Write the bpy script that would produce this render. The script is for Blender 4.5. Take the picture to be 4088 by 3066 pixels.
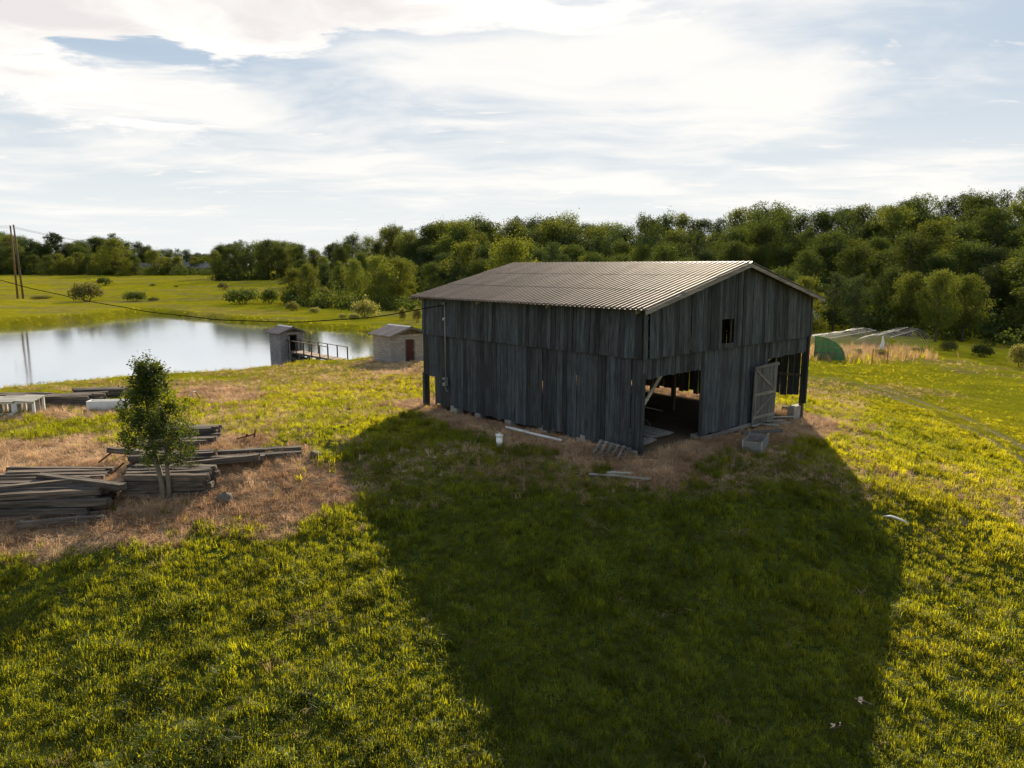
import bpy, math, random
import numpy as np
from mathutils import Vector, Matrix

random.seed(7)
RNG = np.random.default_rng(7)
R = math.radians
for _o in list(bpy.data.objects):
    bpy.data.objects.remove(_o)
SC = bpy.context.scene
COL = SC.collection

# ------------------------------------------------------------------ camera
CAM_H, FPX, PITCH = 6.7, 2819.3, 0.1643          # metres, focal length in 4088-px units, radians
cam_d = bpy.data.cameras.new('camera')
cam_d.sensor_width = 36.0
cam_d.lens = 36.0 * FPX / 4088.0
cam_d.clip_start, cam_d.clip_end = 0.1, 6000.0
cam = bpy.data.objects.new('camera', cam_d)
cam.location = (0, 0, CAM_H)
cam.rotation_euler = (math.pi / 2 - PITCH, 0, 0)
COL.objects.link(cam)
SC.camera = cam

# ------------------------------------------------------------------ light
SUN_EL, SUN_AZ = R(27.8), R(12.2)                # azimuth to the right of +Y
SUN_DIR = Vector((math.sin(SUN_AZ) * math.cos(SUN_EL), math.cos(SUN_AZ) * math.cos(SUN_EL), math.sin(SUN_EL)))
sun_d = bpy.data.lights.new('sun', 'SUN')
sun_d.energy = 5.0
sun_d.angle = R(0.55)
sun_d.color = (1.0, 0.85, 0.62)
sun = bpy.data.objects.new('sun', sun_d)
sun.rotation_euler = SUN_DIR.to_track_quat('Z', 'Y').to_euler()
sun.location = (20, 60, 60)
COL.objects.link(sun)

VS = SC.view_settings
VS.view_transform = 'Standard'
VS.look = 'None'
VS.gamma = 1.0
VS.use_curve_mapping = False
VS.exposure = 1.05
CY = SC.cycles
CY.max_bounces, CY.diffuse_bounces, CY.glossy_bounces, CY.transmission_bounces, CY.transparent_max_bounces = 5, 2, 2, 3, 4
CY.caustics_reflective = CY.caustics_refractive = False
CY.use_adaptive_sampling = True
CY.adaptive_threshold = 0.022


class NT:
    """small node-tree writer"""
    def __init__(self, tree):
        self.t = tree
        tree.nodes.clear()
    def n(self, typ, ins=None, **props):
        nd = self.t.nodes.new(typ)
        for k, v in props.items():
            setattr(nd, k, v)
        for k, v in (ins or {}).items():
            s = nd.inputs[k]
            if isinstance(v, bpy.types.NodeSocket):
                self.t.links.new(v, s)
            else:
                s.default_value = v
        return nd
    def math(self, op, a, b=None, c=None, clamp=False):
        ins = {0: a}
        if b is not None: ins[1] = b
        if c is not None: ins[2] = c
        return self.n('ShaderNodeMath', ins, operation=op, use_clamp=clamp).outputs[0]
    def vmath(self, op, a, b=None):
        ins = {0: a}
        if b is not None: ins[1] = b
        return self.n('ShaderNodeVectorMath', ins, operation=op).outputs[0]
    def ramp(self, fac, stops, interp='LINEAR'):
        nd = self.n('ShaderNodeValToRGB', {0: fac})
        cr = nd.color_ramp
        cr.interpolation = interp
        while len(cr.elements) > 1:
            cr.elements.remove(cr.elements[-1])
        for i, (p, c) in enumerate(stops):
            e = cr.elements[0] if i == 0 else cr.elements.new(p)
            e.position = p
            e.color = (c[0], c[1], c[2], 1) if not isinstance(c, (int, float)) else (c, c, c, 1)
        return nd.outputs[0]
    def mix(self, fac, a, b, blend='MIX'):
        nd = self.n('ShaderNodeMix', data_type='RGBA', blend_type=blend)
        for s, v in ((nd.inputs[0], fac), (nd.inputs[6], a), (nd.inputs[7], b)):
            if isinstance(v, bpy.types.NodeSocket):
                self.t.links.new(v, s)
            else:
                s.default_value = v if not isinstance(v, tuple) or len(v) == 4 else (*v, 1)
        return nd.outputs[2]
    def noise(self, vec, scale, detail=4, rough=0.55, dist=0.0, out=0, dim='3D'):
        ins = {'Scale': scale, 'Detail': detail, 'Roughness': rough, 'Distortion': dist}
        if vec is not None: ins['Vector'] = vec
        return self.n('ShaderNodeTexNoise', ins, noise_dimensions=dim).outputs[out]
    def smooth(self, v, lo, hi):
        return self.n('ShaderNodeMapRange', {0: v, 1: lo, 2: hi}, interpolation_type='SMOOTHSTEP').outputs[0]


# ------------------------------------------------------------------ sky: Nishita with cirrus and broken cloud
world = bpy.data.worlds.new('World')
SC.world = world
world.use_nodes = True
w = NT(world.node_tree)
world.cycles.sampling_method = 'MANUAL'
world.cycles.sample_map_resolution = 512
SKY_STRENGTH = 0.05
HAZE = 0.00022
sky = w.n('ShaderNodeTexSky', sky_type='NISHITA', sun_disc=False, sun_elevation=SUN_EL, sun_rotation=SUN_AZ,
          altitude=250.0, air_density=1.0, dust_density=1.2, ozone_density=1.0)
gen = w.n('ShaderNodeTexCoord').outputs['Generated']
sep = w.n('ShaderNodeSeparateXYZ', {0: gen})
dx, dy, dz = sep.outputs
den = w.math('ADD', w.math('MAXIMUM', dz, 0.0), 0.07)
P = w.n('ShaderNodeCombineXYZ', {0: w.math('DIVIDE', dx, den), 1: w.math('DIVIDE', dy, den), 2: 0.0}).outputs[0]   # flat cloud deck seen in perspective


def scaled(v, s):
    nd = w.n('ShaderNodeVectorMath', {0: v}, operation='SCALE')
    nd.inputs['Scale'].default_value = s
    return nd.outputs[0]


def warp(v, scale, amt, det=3):
    return w.vmath('ADD', v, scaled(w.vmath('SUBTRACT', w.noise(v, scale, det, out=1, dim='2D'), (0.5, 0.5, 0.5)), amt))


Pa = warp(P, 0.7, 0.7, 2)
Pw = warp(Pa, 2.6, 0.42, 4)


def deck(px, py):
    """photo direction -> cloud-deck coordinates (where a cloud hangs in the sky)"""
    d = Vector(((px - 2044) / FPX, 0, 0)) + Vector((0, math.cos(PITCH), -math.sin(PITCH))) + \
        (py - 1533) / FPX * Vector((0, -math.sin(PITCH), -math.cos(PITCH)))
    d.normalize()
    return d.x / (max(d.z, 0) + 0.07), d.y / (max(d.z, 0) + 0.07)


def cloudbank(px, py, rx, ry, amp, rot=0.0):
    """one bank of cloud: soft ellipse on the deck whose edge the noise breaks up"""
    cx, cy = deck(px, py)
    m = w.n('ShaderNodeMapping', {'Vector': Pw, 'Location': (cx, cy, 0), 'Rotation': (0, 0, rot), 'Scale': (rx, ry, 1)}, vector_type='TEXTURE')
    ln = w.n('ShaderNodeVectorMath', {0: m.outputs[0]}, operation='LENGTH').outputs['Value']
    return w.math('MULTIPLY', w.smooth(ln, 1.25, 0.15), amp)


def total(lst):
    q = lst[0]
    for b in lst[1:]:
        q = w.math('ADD', q, b)
    return q


banks = [cloudbank(420, 20, 1.3, 0.62, 0.62, 0.0), cloudbank(60, 300, 1.0, 1.25, 0.50, 0.2), cloudbank(1200, 110, 0.8, 0.5, 0.55, -0.1),
         cloudbank(2080, 60, 0.75, 0.22, 0.55, 0.3), cloudbank(2000, -160, 1.4, 0.4, 0.4),
         cloudbank(545, 215, 0.17, 0.16, -0.9), cloudbank(1760, 200, 0.75, 0.30, -0.35), cloudbank(3300, 150, 1.3, 0.9, -0.25)]
n1 = w.noise(w.n('ShaderNodeMapping', {'Vector': Pa, 'Scale': (0.8, 1.5, 1)}).outputs[0], 1.7, 7, 0.64, 0.0, dim='2D')
dense = w.smooth(w.math('ADD', w.math('MULTIPLY', w.math('SUBTRACT', n1, 0.5), 2.0), total(banks)), 0.26, 0.66)
veils = [cloudbank(2500, 380, 1.2, 1.1, 0.40, 0.2), cloudbank(1250, 430, 1.4, 0.7, 0.34, -0.2), cloudbank(1850, 700, 2.6, 0.9, 0.30, 0.35), cloudbank(3300, 760, 3.4, 1.3, 0.30),
         cloudbank(3400, 200, 1.2, 1.0, 0.12), cloudbank(500, 640, 2.0, 0.5, 0.22), cloudbank(2960, 318, 0.16, 0.03, 0.5), cloudbank(300, 420, 1.2, 0.5, 0.3)]
n2 = w.noise(w.n('ShaderNodeMapping', {'Vector': Pa, 'Rotation': (0, 0, 0.25), 'Scale': (0.75, 1.35, 1)}).outputs[0], 0.95, 7, 0.56, 0.0, dim='2D')
veil = w.smooth(w.math('ADD', w.math('MULTIPLY', w.math('SUBTRACT', n2, 0.5), 1.7), total(veils)), -0.10, 0.60)
veil = w.math('MULTIPLY', veil, w.smooth(dz, 0.0, 0.06))
puff = w.smooth(w.noise(w.n('ShaderNodeMapping', {'Vector': Pa, 'Location': (3.1, 7.7, 0), 'Scale': (0.9, 2.2, 1)}).outputs[0], 1.5, 4, 0.6, dim='2D'), 0.64, 0.74)
thick = w.smooth(w.math('ADD', w.noise(Pw, 1.5, 4, 0.55, dim='2D'), w.math('MULTIPLY', banks[0], 0.30)), 0.50, 0.86)
sq = w.vmath('DIVIDE', scaled(sky.outputs[0], 11.0), w.vmath('ADD', sky.outputs[0], (11.0, 11.0, 11.0)))   # sky brightness compressed to even out the glare round the sun
base = w.mix(0.62, sq, (5.7, 7.1, 8.7))
base = w.mix(w.smooth(dz, 0.26, 0.02), base, (8.5, 8.8, 8.8))
c1 = w.mix(w.math('MULTIPLY', veil, 0.9), base, (10.2, 9.9, 9.4))
c1 = w.mix(w.math('MULTIPLY', puff, w.math('MULTIPLY', w.smooth(dz, 0.0, 0.06), 0.7)), c1, (9.9, 9.5, 9.0))
cl = w.mix(thick, (10.6, 10.2, 9.7), (8.3, 7.9, 7.8))
c2 = w.mix(dense, c1, cl)
bg = w.n('ShaderNodeBackground', {'Color': c2, 'Strength': SKY_STRENGTH})
w.t.links.new(bg.outputs[0], w.n('ShaderNodeOutputWorld').inputs[0])


# ------------------------------------------------------------------ mesh helpers
class MB:
    """collects vertices and faces for ONE mesh object"""
    def __init__(self):
        self.v, self.f = [], []
    def add(self, vs, fs):
        o = len(self.v)
        self.v.extend([tuple(p) for p in vs])
        self.f.extend([tuple(i + o for i in q) for q in fs])
        return self
    def box(self, x0, x1, y0, y1, z0, z1):
        return self.add([(x0, y0, z0), (x1, y0, z0), (x1, y1, z0), (x0, y1, z0), (x0, y0, z1), (x1, y0, z1), (x1, y1, z1), (x0, y1, z1)],
                        [(0, 3, 2, 1), (4, 5, 6, 7), (0, 1, 5, 4), (1, 2, 6, 5), (2, 3, 7, 6), (3, 0, 4, 7)])
    def bar(self, a, b, w_, h_, up=(0, 0, 1)):
        """square beam from a to b"""
        a, b = Vector(a), Vector(b)
        d = (b - a).normalized()
        s = d.cross(Vector(up))
        if s.length < 1e-4: s = d.cross(Vector((1, 0, 0)))
        s.normalize()
        t = s.cross(d)
        s, t = s * w_ / 2, t * h_ / 2
        vs = [a - s - t, a + s - t, a + s + t, a - s + t, b - s - t, b + s - t, b + s + t, b - s + t]
        return self.add(vs, [(0, 1, 2, 3), (7, 6, 5, 4), (0, 4, 5, 1), (1, 5, 6, 2), (2, 6, 7, 3), (3, 7, 4, 0)])
    def tube(self, pts, radii, n=8, cap=True):
        pts = [Vector(p) for p in pts]
        if isinstance(radii, (int, float)): radii = [radii] * len(pts)
        rings, ref = [], Vector((0.31, 0.17, 0.93))
        for i, p in enumerate(pts):
            d = (pts[min(i + 1, len(pts) - 1)] - pts[max(i - 1, 0)]).normalized()
            if abs(d.dot(ref)) > 0.97: ref = Vector((1, 0.1, 0))
            s = d.cross(ref).normalized()
            t = d.cross(s)
            rings.append([p + (s * math.cos(2 * math.pi * k / n) + t * math.sin(2 * math.pi * k / n)) * radii[i] for k in range(n)])
        vs = [q for r in rings for q in r]
        fs = [(i * n + k, i * n + (k + 1) % n, (i + 1) * n + (k + 1) % n, (i + 1) * n + k) for i in range(len(pts) - 1) for k in range(n)]
        if cap:
            fs += [tuple(range(n))[::-1], tuple((len(pts) - 1) * n + k for k in range(n))]
        return self.add(vs, fs)
    def mesh(self, name, m, smooth=False):
        me = bpy.data.meshes.new(name)
        me.from_pydata(self.v, [], self.f)
        if m: me.materials.append(m)
        if smooth:
            me.polygons.foreach_set('use_smooth', [True] * len(me.polygons))
        me.update()
        return me
    def build(self, name, m, parent=None, smooth=False):
        return link(name, self.mesh(name, m, smooth), parent)


def link(name, me, parent=None, loc=None, rot=None, scl=None):
    o = bpy.data.objects.new(name, me)
    COL.objects.link(o)
    if parent: o.parent = parent
    if loc is not None: o.location = loc
    if rot is not None: o.rotation_euler = rot
    if scl is not None: o.scale = scl
    return o


def tag(o, label=None, cat=None, group=None, kind=None):
    if label: o['label'] = label
    if cat: o['category'] = cat
    if group: o['group'] = group
    if kind: o['kind'] = kind
    return o


def thing(name, label, cat, loc=(0, 0, 0), rz=0.0, group=None):
    o = link(name, None, None, loc, (0, 0, rz))
    return tag(o, label, cat, group)


def npmesh(name, verts, faces, m, smooth=False):
    """fast mesh from numpy: verts (N,3), faces (M,k) all with k corners"""
    me = bpy.data.meshes.new(name)
    k = faces.shape[1]
    me.vertices.add(len(verts))
    me.vertices.foreach_set('co', np.ascontiguousarray(verts, dtype=np.float32).ravel())
    me.loops.add(faces.size)
    me.loops.foreach_set('vertex_index', np.ascontiguousarray(faces, dtype=np.int32).ravel())
    me.polygons.add(len(faces))
    me.polygons.foreach_set('loop_start', np.arange(0, faces.size, k, dtype=np.int32))
    try:
        me.polygons.foreach_set('loop_total', np.full(len(faces), k, dtype=np.int32))
    except Exception:
        pass
    if smooth: me.polygons.foreach_set('use_smooth', np.ones(len(faces), dtype=bool))
    me.update(calc_edges=True)
    if m: me.materials.append(m)
    return me


def vnoise(x, y, seed=0):
    """value noise, vectorised"""
    x, y = np.asarray(x, float), np.asarray(y, float)
    xi, yi = np.floor(x).astype(np.int64), np.floor(y).astype(np.int64)
    fx, fy = x - xi, y - yi
    fx, fy = fx * fx * (3 - 2 * fx), fy * fy * (3 - 2 * fy)
    def h(a, b):
        q = (a * 374761393 + b * 668265263 + seed * 982451653) & 0xffffffff
        q = ((q ^ (q >> 13)) * 1274126177) & 0xffffffff
        return ((q ^ (q >> 16)) & 0xffff) / 65535.0
    return (h(xi, yi) * (1 - fx) + h(xi + 1, yi) * fx) * (1 - fy) + (h(xi, yi + 1) * (1 - fx) + h(xi + 1, yi + 1) * fx) * fy


def fbm(x, y, seed=0, oct_=4):
    s, a, t = 0, 1.0, 0
    for k in range(oct_):
        s = s + a * vnoise(x * 2 ** k, y * 2 ** k, seed + k)
        t += a
        a *= 0.5
    return s / t


def sstep(v, lo, hi):
    t = np.clip((v - lo) / (hi - lo), 0, 1)
    return t * t * (3 - 2 * t)


# ------------------------------------------------------------------ lie of the land
BX, BY, PHI, BL, BW = 4.665, 25.06, 0.736, 13.53, 12.92       # barn near corner, turn, length, width
UX, UY = math.cos(PHI), math.sin(PHI)
VX, VY = -math.sin(PHI), math.cos(PHI)


def barn_xy(a, b):
    return BX + a * UX + b * VX, BY + a * UY + b * VY


CTRL = np.array([
    (-5.5, 22.4, -.57), (-3.15, 17.7, -1.5), (-1.5, 14.4, -2.15), (-.28, 12, -2.63), (12, 20.6, -1.95), (10.7, 18.3, -2.4), (8.7, 15, -2.8), (7.1, 12.5, -3.1), (12.1, 23.5, -.95), (14.2, 33.7, -.62), (4.665, 25, -.14), (-4.4, 35.1, -.28), (0, 30, -.2), (9.4, 29.2, -.3), (-7, 25.4, .02),
    (5.15, 43.8, -.5), (5, 34, -.3), (-12, 20, -.75), (-22, 22, -1.0), (-10, 12, -2.3), (-25, 12, -2.2), (0, -6, -5.0), (30, -6, -5.6), (-30, -6, -3.6),
    (-32, 43, -.62), (-24, 47.5, -.66), (-18, 51, -.66), (-10.5, 54, -.55), (-9, 44, -.45), (-18, 36, -.5), (-28, 33, -.7), (-2, 52, -.5),
    (45, 63, -2.7), (22, 30, -2.3), (25, 12, -4.2), (31, 68, -2.0), (20, 46, -1.3), (45, 82, -2.2), (75, 90, -1.8),
    (40, 130, 1.4), (80, 140, 6), (125, 160, 11), (60, 180, 7.5), (20, 106, -1.2), (0, 112, -1.0), (0, 165, -1.5), (-25, 170, -1.0), (-10, 215, 0.5), (100, 300, 14), (0, 300, 5),
    (-17, 92, -.55), (-30, 104, -.45), (-49, 121, -.3), (-72, 96, .1), (-62, 108, -.1), (-90, 70, .3), (-60, 40, -.3), (-203, 280, 4.3), (-100, 280, 4.2), (-60, 262, 3.6),
    (-81, 220, 2.6), (-83, 145, .5), (-40, 150, .2), (-35, 205, 2.4), (-150, 180, 1.6), (-300, 400, 6), (-800, 900, 8), (0, 900, 10), (800, 900, 22), (800, -300, -5), (-800, -300, 2), (250, 100, 8), (0, -400, -10)])
_c = CTRL / np.array([100, 100, 1])
def _tpsk(d2): return np.where(d2 > 1e-12, d2 * np.log(np.maximum(d2, 1e-12)), 0)
_n = len(_c)
_K = _tpsk(((_c[:, None, :2] - _c[None, :, :2]) ** 2).sum(-1)) + np.eye(_n) * 2e-5
_P = np.c_[np.ones(_n), _c[:, :2]]
_W = np.linalg.solve(np.block([[_K, _P], [_P.T, np.zeros((3, 3))]]), np.r_[_c[:, 2], 0, 0, 0])
WATER = -1.1


def ray(px, py):
    return np.array([(px - 2044) / FPX, math.cos(PITCH) - (py - 1533) / FPX * math.sin(PITCH), -math.sin(PITCH) - (py - 1533) / FPX * math.cos(PITCH)])


def on_plane(px, py, z):
    d = ray(px, py)
    t = (z - CAM_H) / d[2]
    return d[0] * t, d[1] * t


POND = [on_plane(px, py, WATER) for px, py in ((-500, 1340), (-250, 1318), (0, 1306), (176, 1295), (380, 1281), (500, 1266), (588, 1256), (680, 1260), (881, 1280), (1100, 1298), (1300, 1315), (1464, 1325), (1600, 1342))]
for px, py in ((1640, 1385), (1560, 1412), (1491, 1420), (1441, 1426), (1373, 1434), (1220, 1432), (1087, 1455), (1000, 1460), (705, 1483), (441, 1500), (235, 1521), (0, 1541), (-250, 1570), (-700, 1600)):
    x_, y_ = on_plane(px, py, WATER)
    k_ = 1 - 2.2 / math.hypot(x_, y_)
    POND.append((x_ * k_, y_ * k_))
POND = np.array(POND)


def poly_sd(x, y, poly):
    """signed distance to polygon, negative inside"""
    x, y = np.asarray(x, float), np.asarray(y, float)
    d2 = np.full(x.shape, 1e18)
    ins = np.zeros(x.shape, bool)
    m = len(poly)
    for i in range(m):
        ax, ay = poly[i]; bx, by = poly[(i + 1) % m]
        ex, ey = bx - ax, by - ay
        t = np.clip(((x - ax) * ex + (y - ay) * ey) / (ex * ex + ey * ey + 1e-12), 0, 1)
        d2 = np.minimum(d2, (x - ax - t * ex) ** 2 + (y - ay - t * ey) ** 2)
        c = ((ay > y) != (by > y)) & (x < (bx - ax) * (y - ay) / (by - ay + 1e-12) + ax)
        ins ^= c
    return np.where(ins, -1, 1) * np.sqrt(d2)


def ground(x, y):
    x, y = np.atleast_1d(np.asarray(x, float)), np.atleast_1d(np.asarray(y, float))
    sh = x.shape
    x, y = x.ravel(), y.ravel()
    z = np.empty_like(x)
    for i in range(0, len(x), 40000):
        X, Y = x[i:i + 40000] / 100, y[i:i + 40000] / 100
        d2 = (X[:, None] - _c[None, :, 0]) ** 2 + (Y[:, None] - _c[None, :, 1]) ** 2
        z[i:i + 40000] = _tpsk(d2) @ _W[:_n] + _W[_n] + _W[_n + 1] * X + _W[_n + 2] * Y
    r = np.hypot(x, y)
    z += (fbm(x * .55, y * .55, 11, 3) - .5) * .16 * sstep(r, 300, 100) + (fbm(x * .12, y * .12, 5, 3) - .5) * .35 * sstep(r, 30, 70)
    # old terraces that step the far pasture
    z += sstep(-x, -10, 30) * (.55 * np.exp(-((y - 158 - x * .06) / 9) ** 2) + .6 * np.exp(-((y - 205 - x * .05) / 12) ** 2)) * sstep(y, 120, 140)
    sd = poly_sd(x, y, POND) + (fbm(x * .35, y * .35, 3, 3) - .5) * 1.1
    near = sstep(y + .35 * x, 62, 50)                         # gentle shore on our side, undercut bank on the far side
    wd = 2.4 * near + .9 * (1 - near)
    bank = WATER - .12 + (np.maximum(z, WATER + .34) - WATER + .12) * sstep(sd, -.05, wd)
    z = np.where(sd < wd, bank, z)
    z = np.where(sd < 0, WATER - .12 - .9 * sstep(-sd, 0, 4), z)
    return z.reshape(sh)


def gz(x, y):
    return float(ground(x, y)[0])


_ts = np.concatenate([np.arange(8, 60, .1), np.arange(60, 420, .5)])


def at(px, py):
    """where the line of sight through a photo pixel meets the ground: (x, y, z)"""
    d = ray(px, py)
    X, Y, Z = d[0] * _ts, d[1] * _ts, CAM_H + d[2] * _ts
    g = ground(X, Y)
    hit = np.nonzero(Z <= g)[0]
    i = hit[0] if len(hit) else len(_ts) - 1
    return float(X[i]), float(Y[i]), float(g[i])


# ------------------------------------------------------------------ materials
def new_mat(name):
    m = bpy.data.materials.new(name)
    m.use_nodes = True
    return m, NT(m.node_tree)


def out(t, sh, disp=None):
    o = t.n('ShaderNodeOutputMaterial')
    t.t.links.new(sh, o.inputs[0])


def principled(t, col, rough=0.8, metal=0.0, bump=None, bstr=0.3, bdist=0.01, spec=0.3, **kw):
    ins = {'Base Color': col if isinstance(col, bpy.types.NodeSocket) or len(col) == 4 else (*col, 1), 'Roughness': rough, 'Metallic': metal, 'Specular IOR Level': spec}
    ins.update(kw)
    if bump is not None:
        ins['Normal'] = t.n('ShaderNodeBump', {'Strength': bstr, 'Distance': bdist, 'Height': bump}).outputs[0]
    return t.n('ShaderNodeBsdfPrincipled', ins).outputs[0]


def wood_mat(name, dark, light, axis=2, moss=None, var=0.5, streak=40.0):
    """weathered bare board: grain runs along one local axis, every board its own shade"""
    m, t = new_mat(name)
    oi = t.n('ShaderNodeObjectInfo')
    isl = t.n('ShaderNodeNewGeometry').outputs['Random Per Island']
    rnd = t.math('FRACT', t.math('ADD', oi.outputs['Random'], isl))
    tc = t.n('ShaderNodeTexCoord').outputs['Object']
    off = t.vmath('ADD', tc, t.n('ShaderNodeCombineXYZ', {0: t.math('MULTIPLY', rnd, 37.0), 1: t.math('MULTIPLY', rnd, 91.0), 2: t.math('MULTIPLY', rnd, 53.0)}).outputs[0])
    sc = [streak, streak, streak]
    sc[axis] = streak * 0.035
    gr = t.noise(t.n('ShaderNodeMapping', {'Vector': off, 'Scale': tuple(sc)}).outputs[0], 1.0, 5, 0.65)
    sc2 = [6.0, 6.0, 6.0]
    sc2[axis] = 0.9
    bl = t.noise(t.n('ShaderNodeMapping', {'Vector': off, 'Scale': tuple(sc2)}).outputs[0], 1.0, 4, 0.6)
    c = t.mix(t.ramp(gr, [(0.3, 0.0), (0.68, 1.0)]), dark, light)
    c = t.mix(t.ramp(bl, [(0.35, 0.55), (0.6, 0.0)]), c, tuple(x * 0.45 for x in dark))
    hsv = t.n('ShaderNodeHueSaturation', {'Saturation': t.math('ADD', 0.7, t.math('MULTIPLY', rnd, 0.6)), 'Value': t.math('ADD', 1.0 - var / 2, t.math('MULTIPLY', rnd, var)), 'Color': c}).outputs[0]
    if moss:
        hsv = t.mix(t.ramp(t.noise(off, 2.3, 4), [(0.55, 0.0), (0.72, 0.5)]), hsv, moss)
    out(t, principled(t, hsv, 0.88, 0, gr, 0.5, 0.012, 0.2))
    return m


def leaf_mat(name, c0, c1, trans, tcol, rough=0.7, gloss=0.015):
    m, t = new_mat(name)
    isl = t.n('ShaderNodeNewGeometry').outputs['Random Per Island']
    oi = t.n('ShaderNodeObjectInfo').outputs['Random']
    c = t.mix(isl, c0, c1)
    c = t.n('ShaderNodeHueSaturation', {'Hue': t.math('ADD', 0.485, t.math('MULTIPLY', oi, 0.03)), 'Value': t.math('ADD', 0.72, t.math('MULTIPLY', oi, 0.56)), 'Color': c}).outputs[0]
    tr = t.n('ShaderNodeHueSaturation', {'Value': t.math('ADD', 0.72, t.math('MULTIPLY', oi, 0.56)), 'Color': (*tcol, 1)}).outputs[0]
    d = t.n('ShaderNodeBsdfDiffuse', {'Color': c}).outputs[0]
    b = t.n('ShaderNodeBsdfTranslucent', {'Color': tr}).outputs[0]
    g = t.n('ShaderNodeBsdfGlossy', {'Color': (0.9, 0.9, 0.85, 1), 'Roughness': rough * 0.7}).outputs[0]
    s = t.n('ShaderNodeMixShader', {0: trans, 1: d, 2: b}).outputs[0]
    s = t.n('ShaderNodeMixShader', {0: gloss, 1: s, 2: g}).outputs[0]
    out(t, s)
    return m


M = {}
M['plank'] = wood_mat('weathered_plank', (.018, .023, .028), (.084, .093, .103), var=1.0)
M['plank_in'] = wood_mat('inner_timber', (.06, .05, .042), (.16, .13, .105))
M['beam_x'] = wood_mat('weathered_beam', (.10, .095, .09), (.26, .24, .22), axis=0)
M['tie'] = wood_mat('creosoted_tie', (.022, .018, .016), (.21, .175, .15), axis=0, streak=30.0, var=.6)
M['grey_board'] = wood_mat('pale_board', (.22, .21, .19), (.48, .46, .42), axis=0)
M['deck'] = wood_mat('deck_board', (.20, .15, .115), (.38, .30, .24), axis=0)
M['pole'] = wood_mat('pole_wood', (.07, .05, .04), (.17, .13, .10))


def simple(name, col, rough=0.7, metal=0.0, nscale=8.0, dark=0.65, bstr=0.15, spec=0.3, dirt=None):
    m, t = new_mat(name)
    tc = t.n('ShaderNodeTexCoord').outputs['Object']
    oi = t.n('ShaderNodeObjectInfo').outputs['Random']
    n_ = t.noise(t.vmath('ADD', tc, t.n('ShaderNodeCombineXYZ', {0: t.math('MULTIPLY', oi, 40.0), 1: oi, 2: t.math('MULTIPLY', oi, 17.0)}).outputs[0]), nscale, 6, 0.6)
    c = t.mix(t.ramp(n_, [(0.3, 0.0), (0.7, 1.0)]), tuple(x * dark for x in col), col)
    if dirt:
        c = t.mix(t.ramp(t.noise(tc, nscale * .35, 5, .65), [(.48, 0.0), (.7, .85)]), c, dirt)
    c = t.n('ShaderNodeHueSaturation', {'Value': t.math('ADD', .88, t.math('MULTIPLY', oi, .24)), 'Color': c}).outputs[0]
    out(t, principled(t, c, rough, metal, n_, bstr, 0.01, spec))
    return m


M['block'] = simple('concrete_block', (.33, .305, .29), .9, 0, 9, .7, .3)
M['mortar'] = simple('mortar', (.23, .215, .205), .95, 0, 12)
M['concrete'] = simple('old_concrete', (.36, .34, .31), .9, 0, 5, .6, .3, dirt=(.2, .17, .13))
M['white'] = simple('chalky_white_paint', (.74, .74, .72), .6, 0, 4, .85, .05, dirt=(.45, .42, .36))
M['pvc'] = simple('white_plastic_pipe', (.78, .78, .76), .4, 0, 3, .9, .02, .4, dirt=(.5, .46, .4))
M['rust'] = simple('rusty_iron', (.19, .075, .035), .8, .2, 14, .5, .4)
M['red_door'] = simple('oxide_red_door', (.075, .022, .018), .75, 0, 6, .55, .1)
M['green_panel'] = simple('green_sheet', (.05, .20, .08), .6, 0, 3, .7, .05, dirt=(.12, .16, .09))
M['galv'] = simple('galvanised_pipe', (.45, .45, .45), .5, .5, 6, .8, .05)
M['cable'] = simple('black_cable', (.015, .015, .015), .95, 0, 5, spec=.05)
M['stone'] = simple('field_stone', (.14, .125, .11), .9, 0, 6, .5, .5)
M['meter'] = simple('grey_enamel', (.24, .25, .26), .45, .2, 6)
M['glass_dark'] = simple('dark_glass', (.02, .025, .03), .08, 0, 2, .8, 0, .6)
M['house_white'] = simple('white_siding', (.78, .76, .73), .7, 0, 1)
M['house_roof'] = simple('grey_shingle', (.18, .17, .17), .9, 0, 3)
M['feather'] = simple('brown_feather', (.035, .028, .022), .8, 0, 20)
M['feather_pale'] = simple('buff_feather', (.06, .047, .038), .8, 0, 20)
M['plastic_film'] = simple('milky_film', (.55, .60, .62), .35, 0, 2, .85, .02, .5)


def roof_mat(name, col, rust=.35):
    m, t = new_mat(name)
    tc = t.n('ShaderNodeTexCoord').outputs['Object']
    oi = t.n('ShaderNodeObjectInfo').outputs['Random']
    o2 = t.vmath('ADD', tc, t.n('ShaderNodeCombineXYZ', {0: t.math('MULTIPLY', oi, 60.0), 1: t.math('MULTIPLY', oi, 23.0), 2: 0.0}).outputs[0])
    st = t.noise(t.n('ShaderNodeMapping', {'Vector': o2, 'Scale': (14, 1.1, 3)}).outputs[0], 1, 5, .6)
    sp = t.noise(o2, 7, 5, .65)
    c = t.mix(t.ramp(st, [(.35, 0.), (.65, 1.)]), tuple(x * .78 for x in col), col)
    c = t.mix(t.ramp(sp, [(.56, 0.), (.70, rust)]), c, (.20, .12, .085))
    c = t.n('ShaderNodeHueSaturation', {'Value': t.math('ADD', .86, t.math('MULTIPLY', oi, .28)), 'Color': c}).outputs[0]
    rg = t.math('ADD', .52, t.math('MULTIPLY', sp, .25))
    out(t, principled(t, c, rg, .15, st, .2, .008, .3))
    return m


M['roof'] = roof_mat('weathered_roof_metal', (.165, .128, .112), .6)
M['roof_small'] = roof_mat('dull_roof_metal', (.24, .20, .20), .5)

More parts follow.
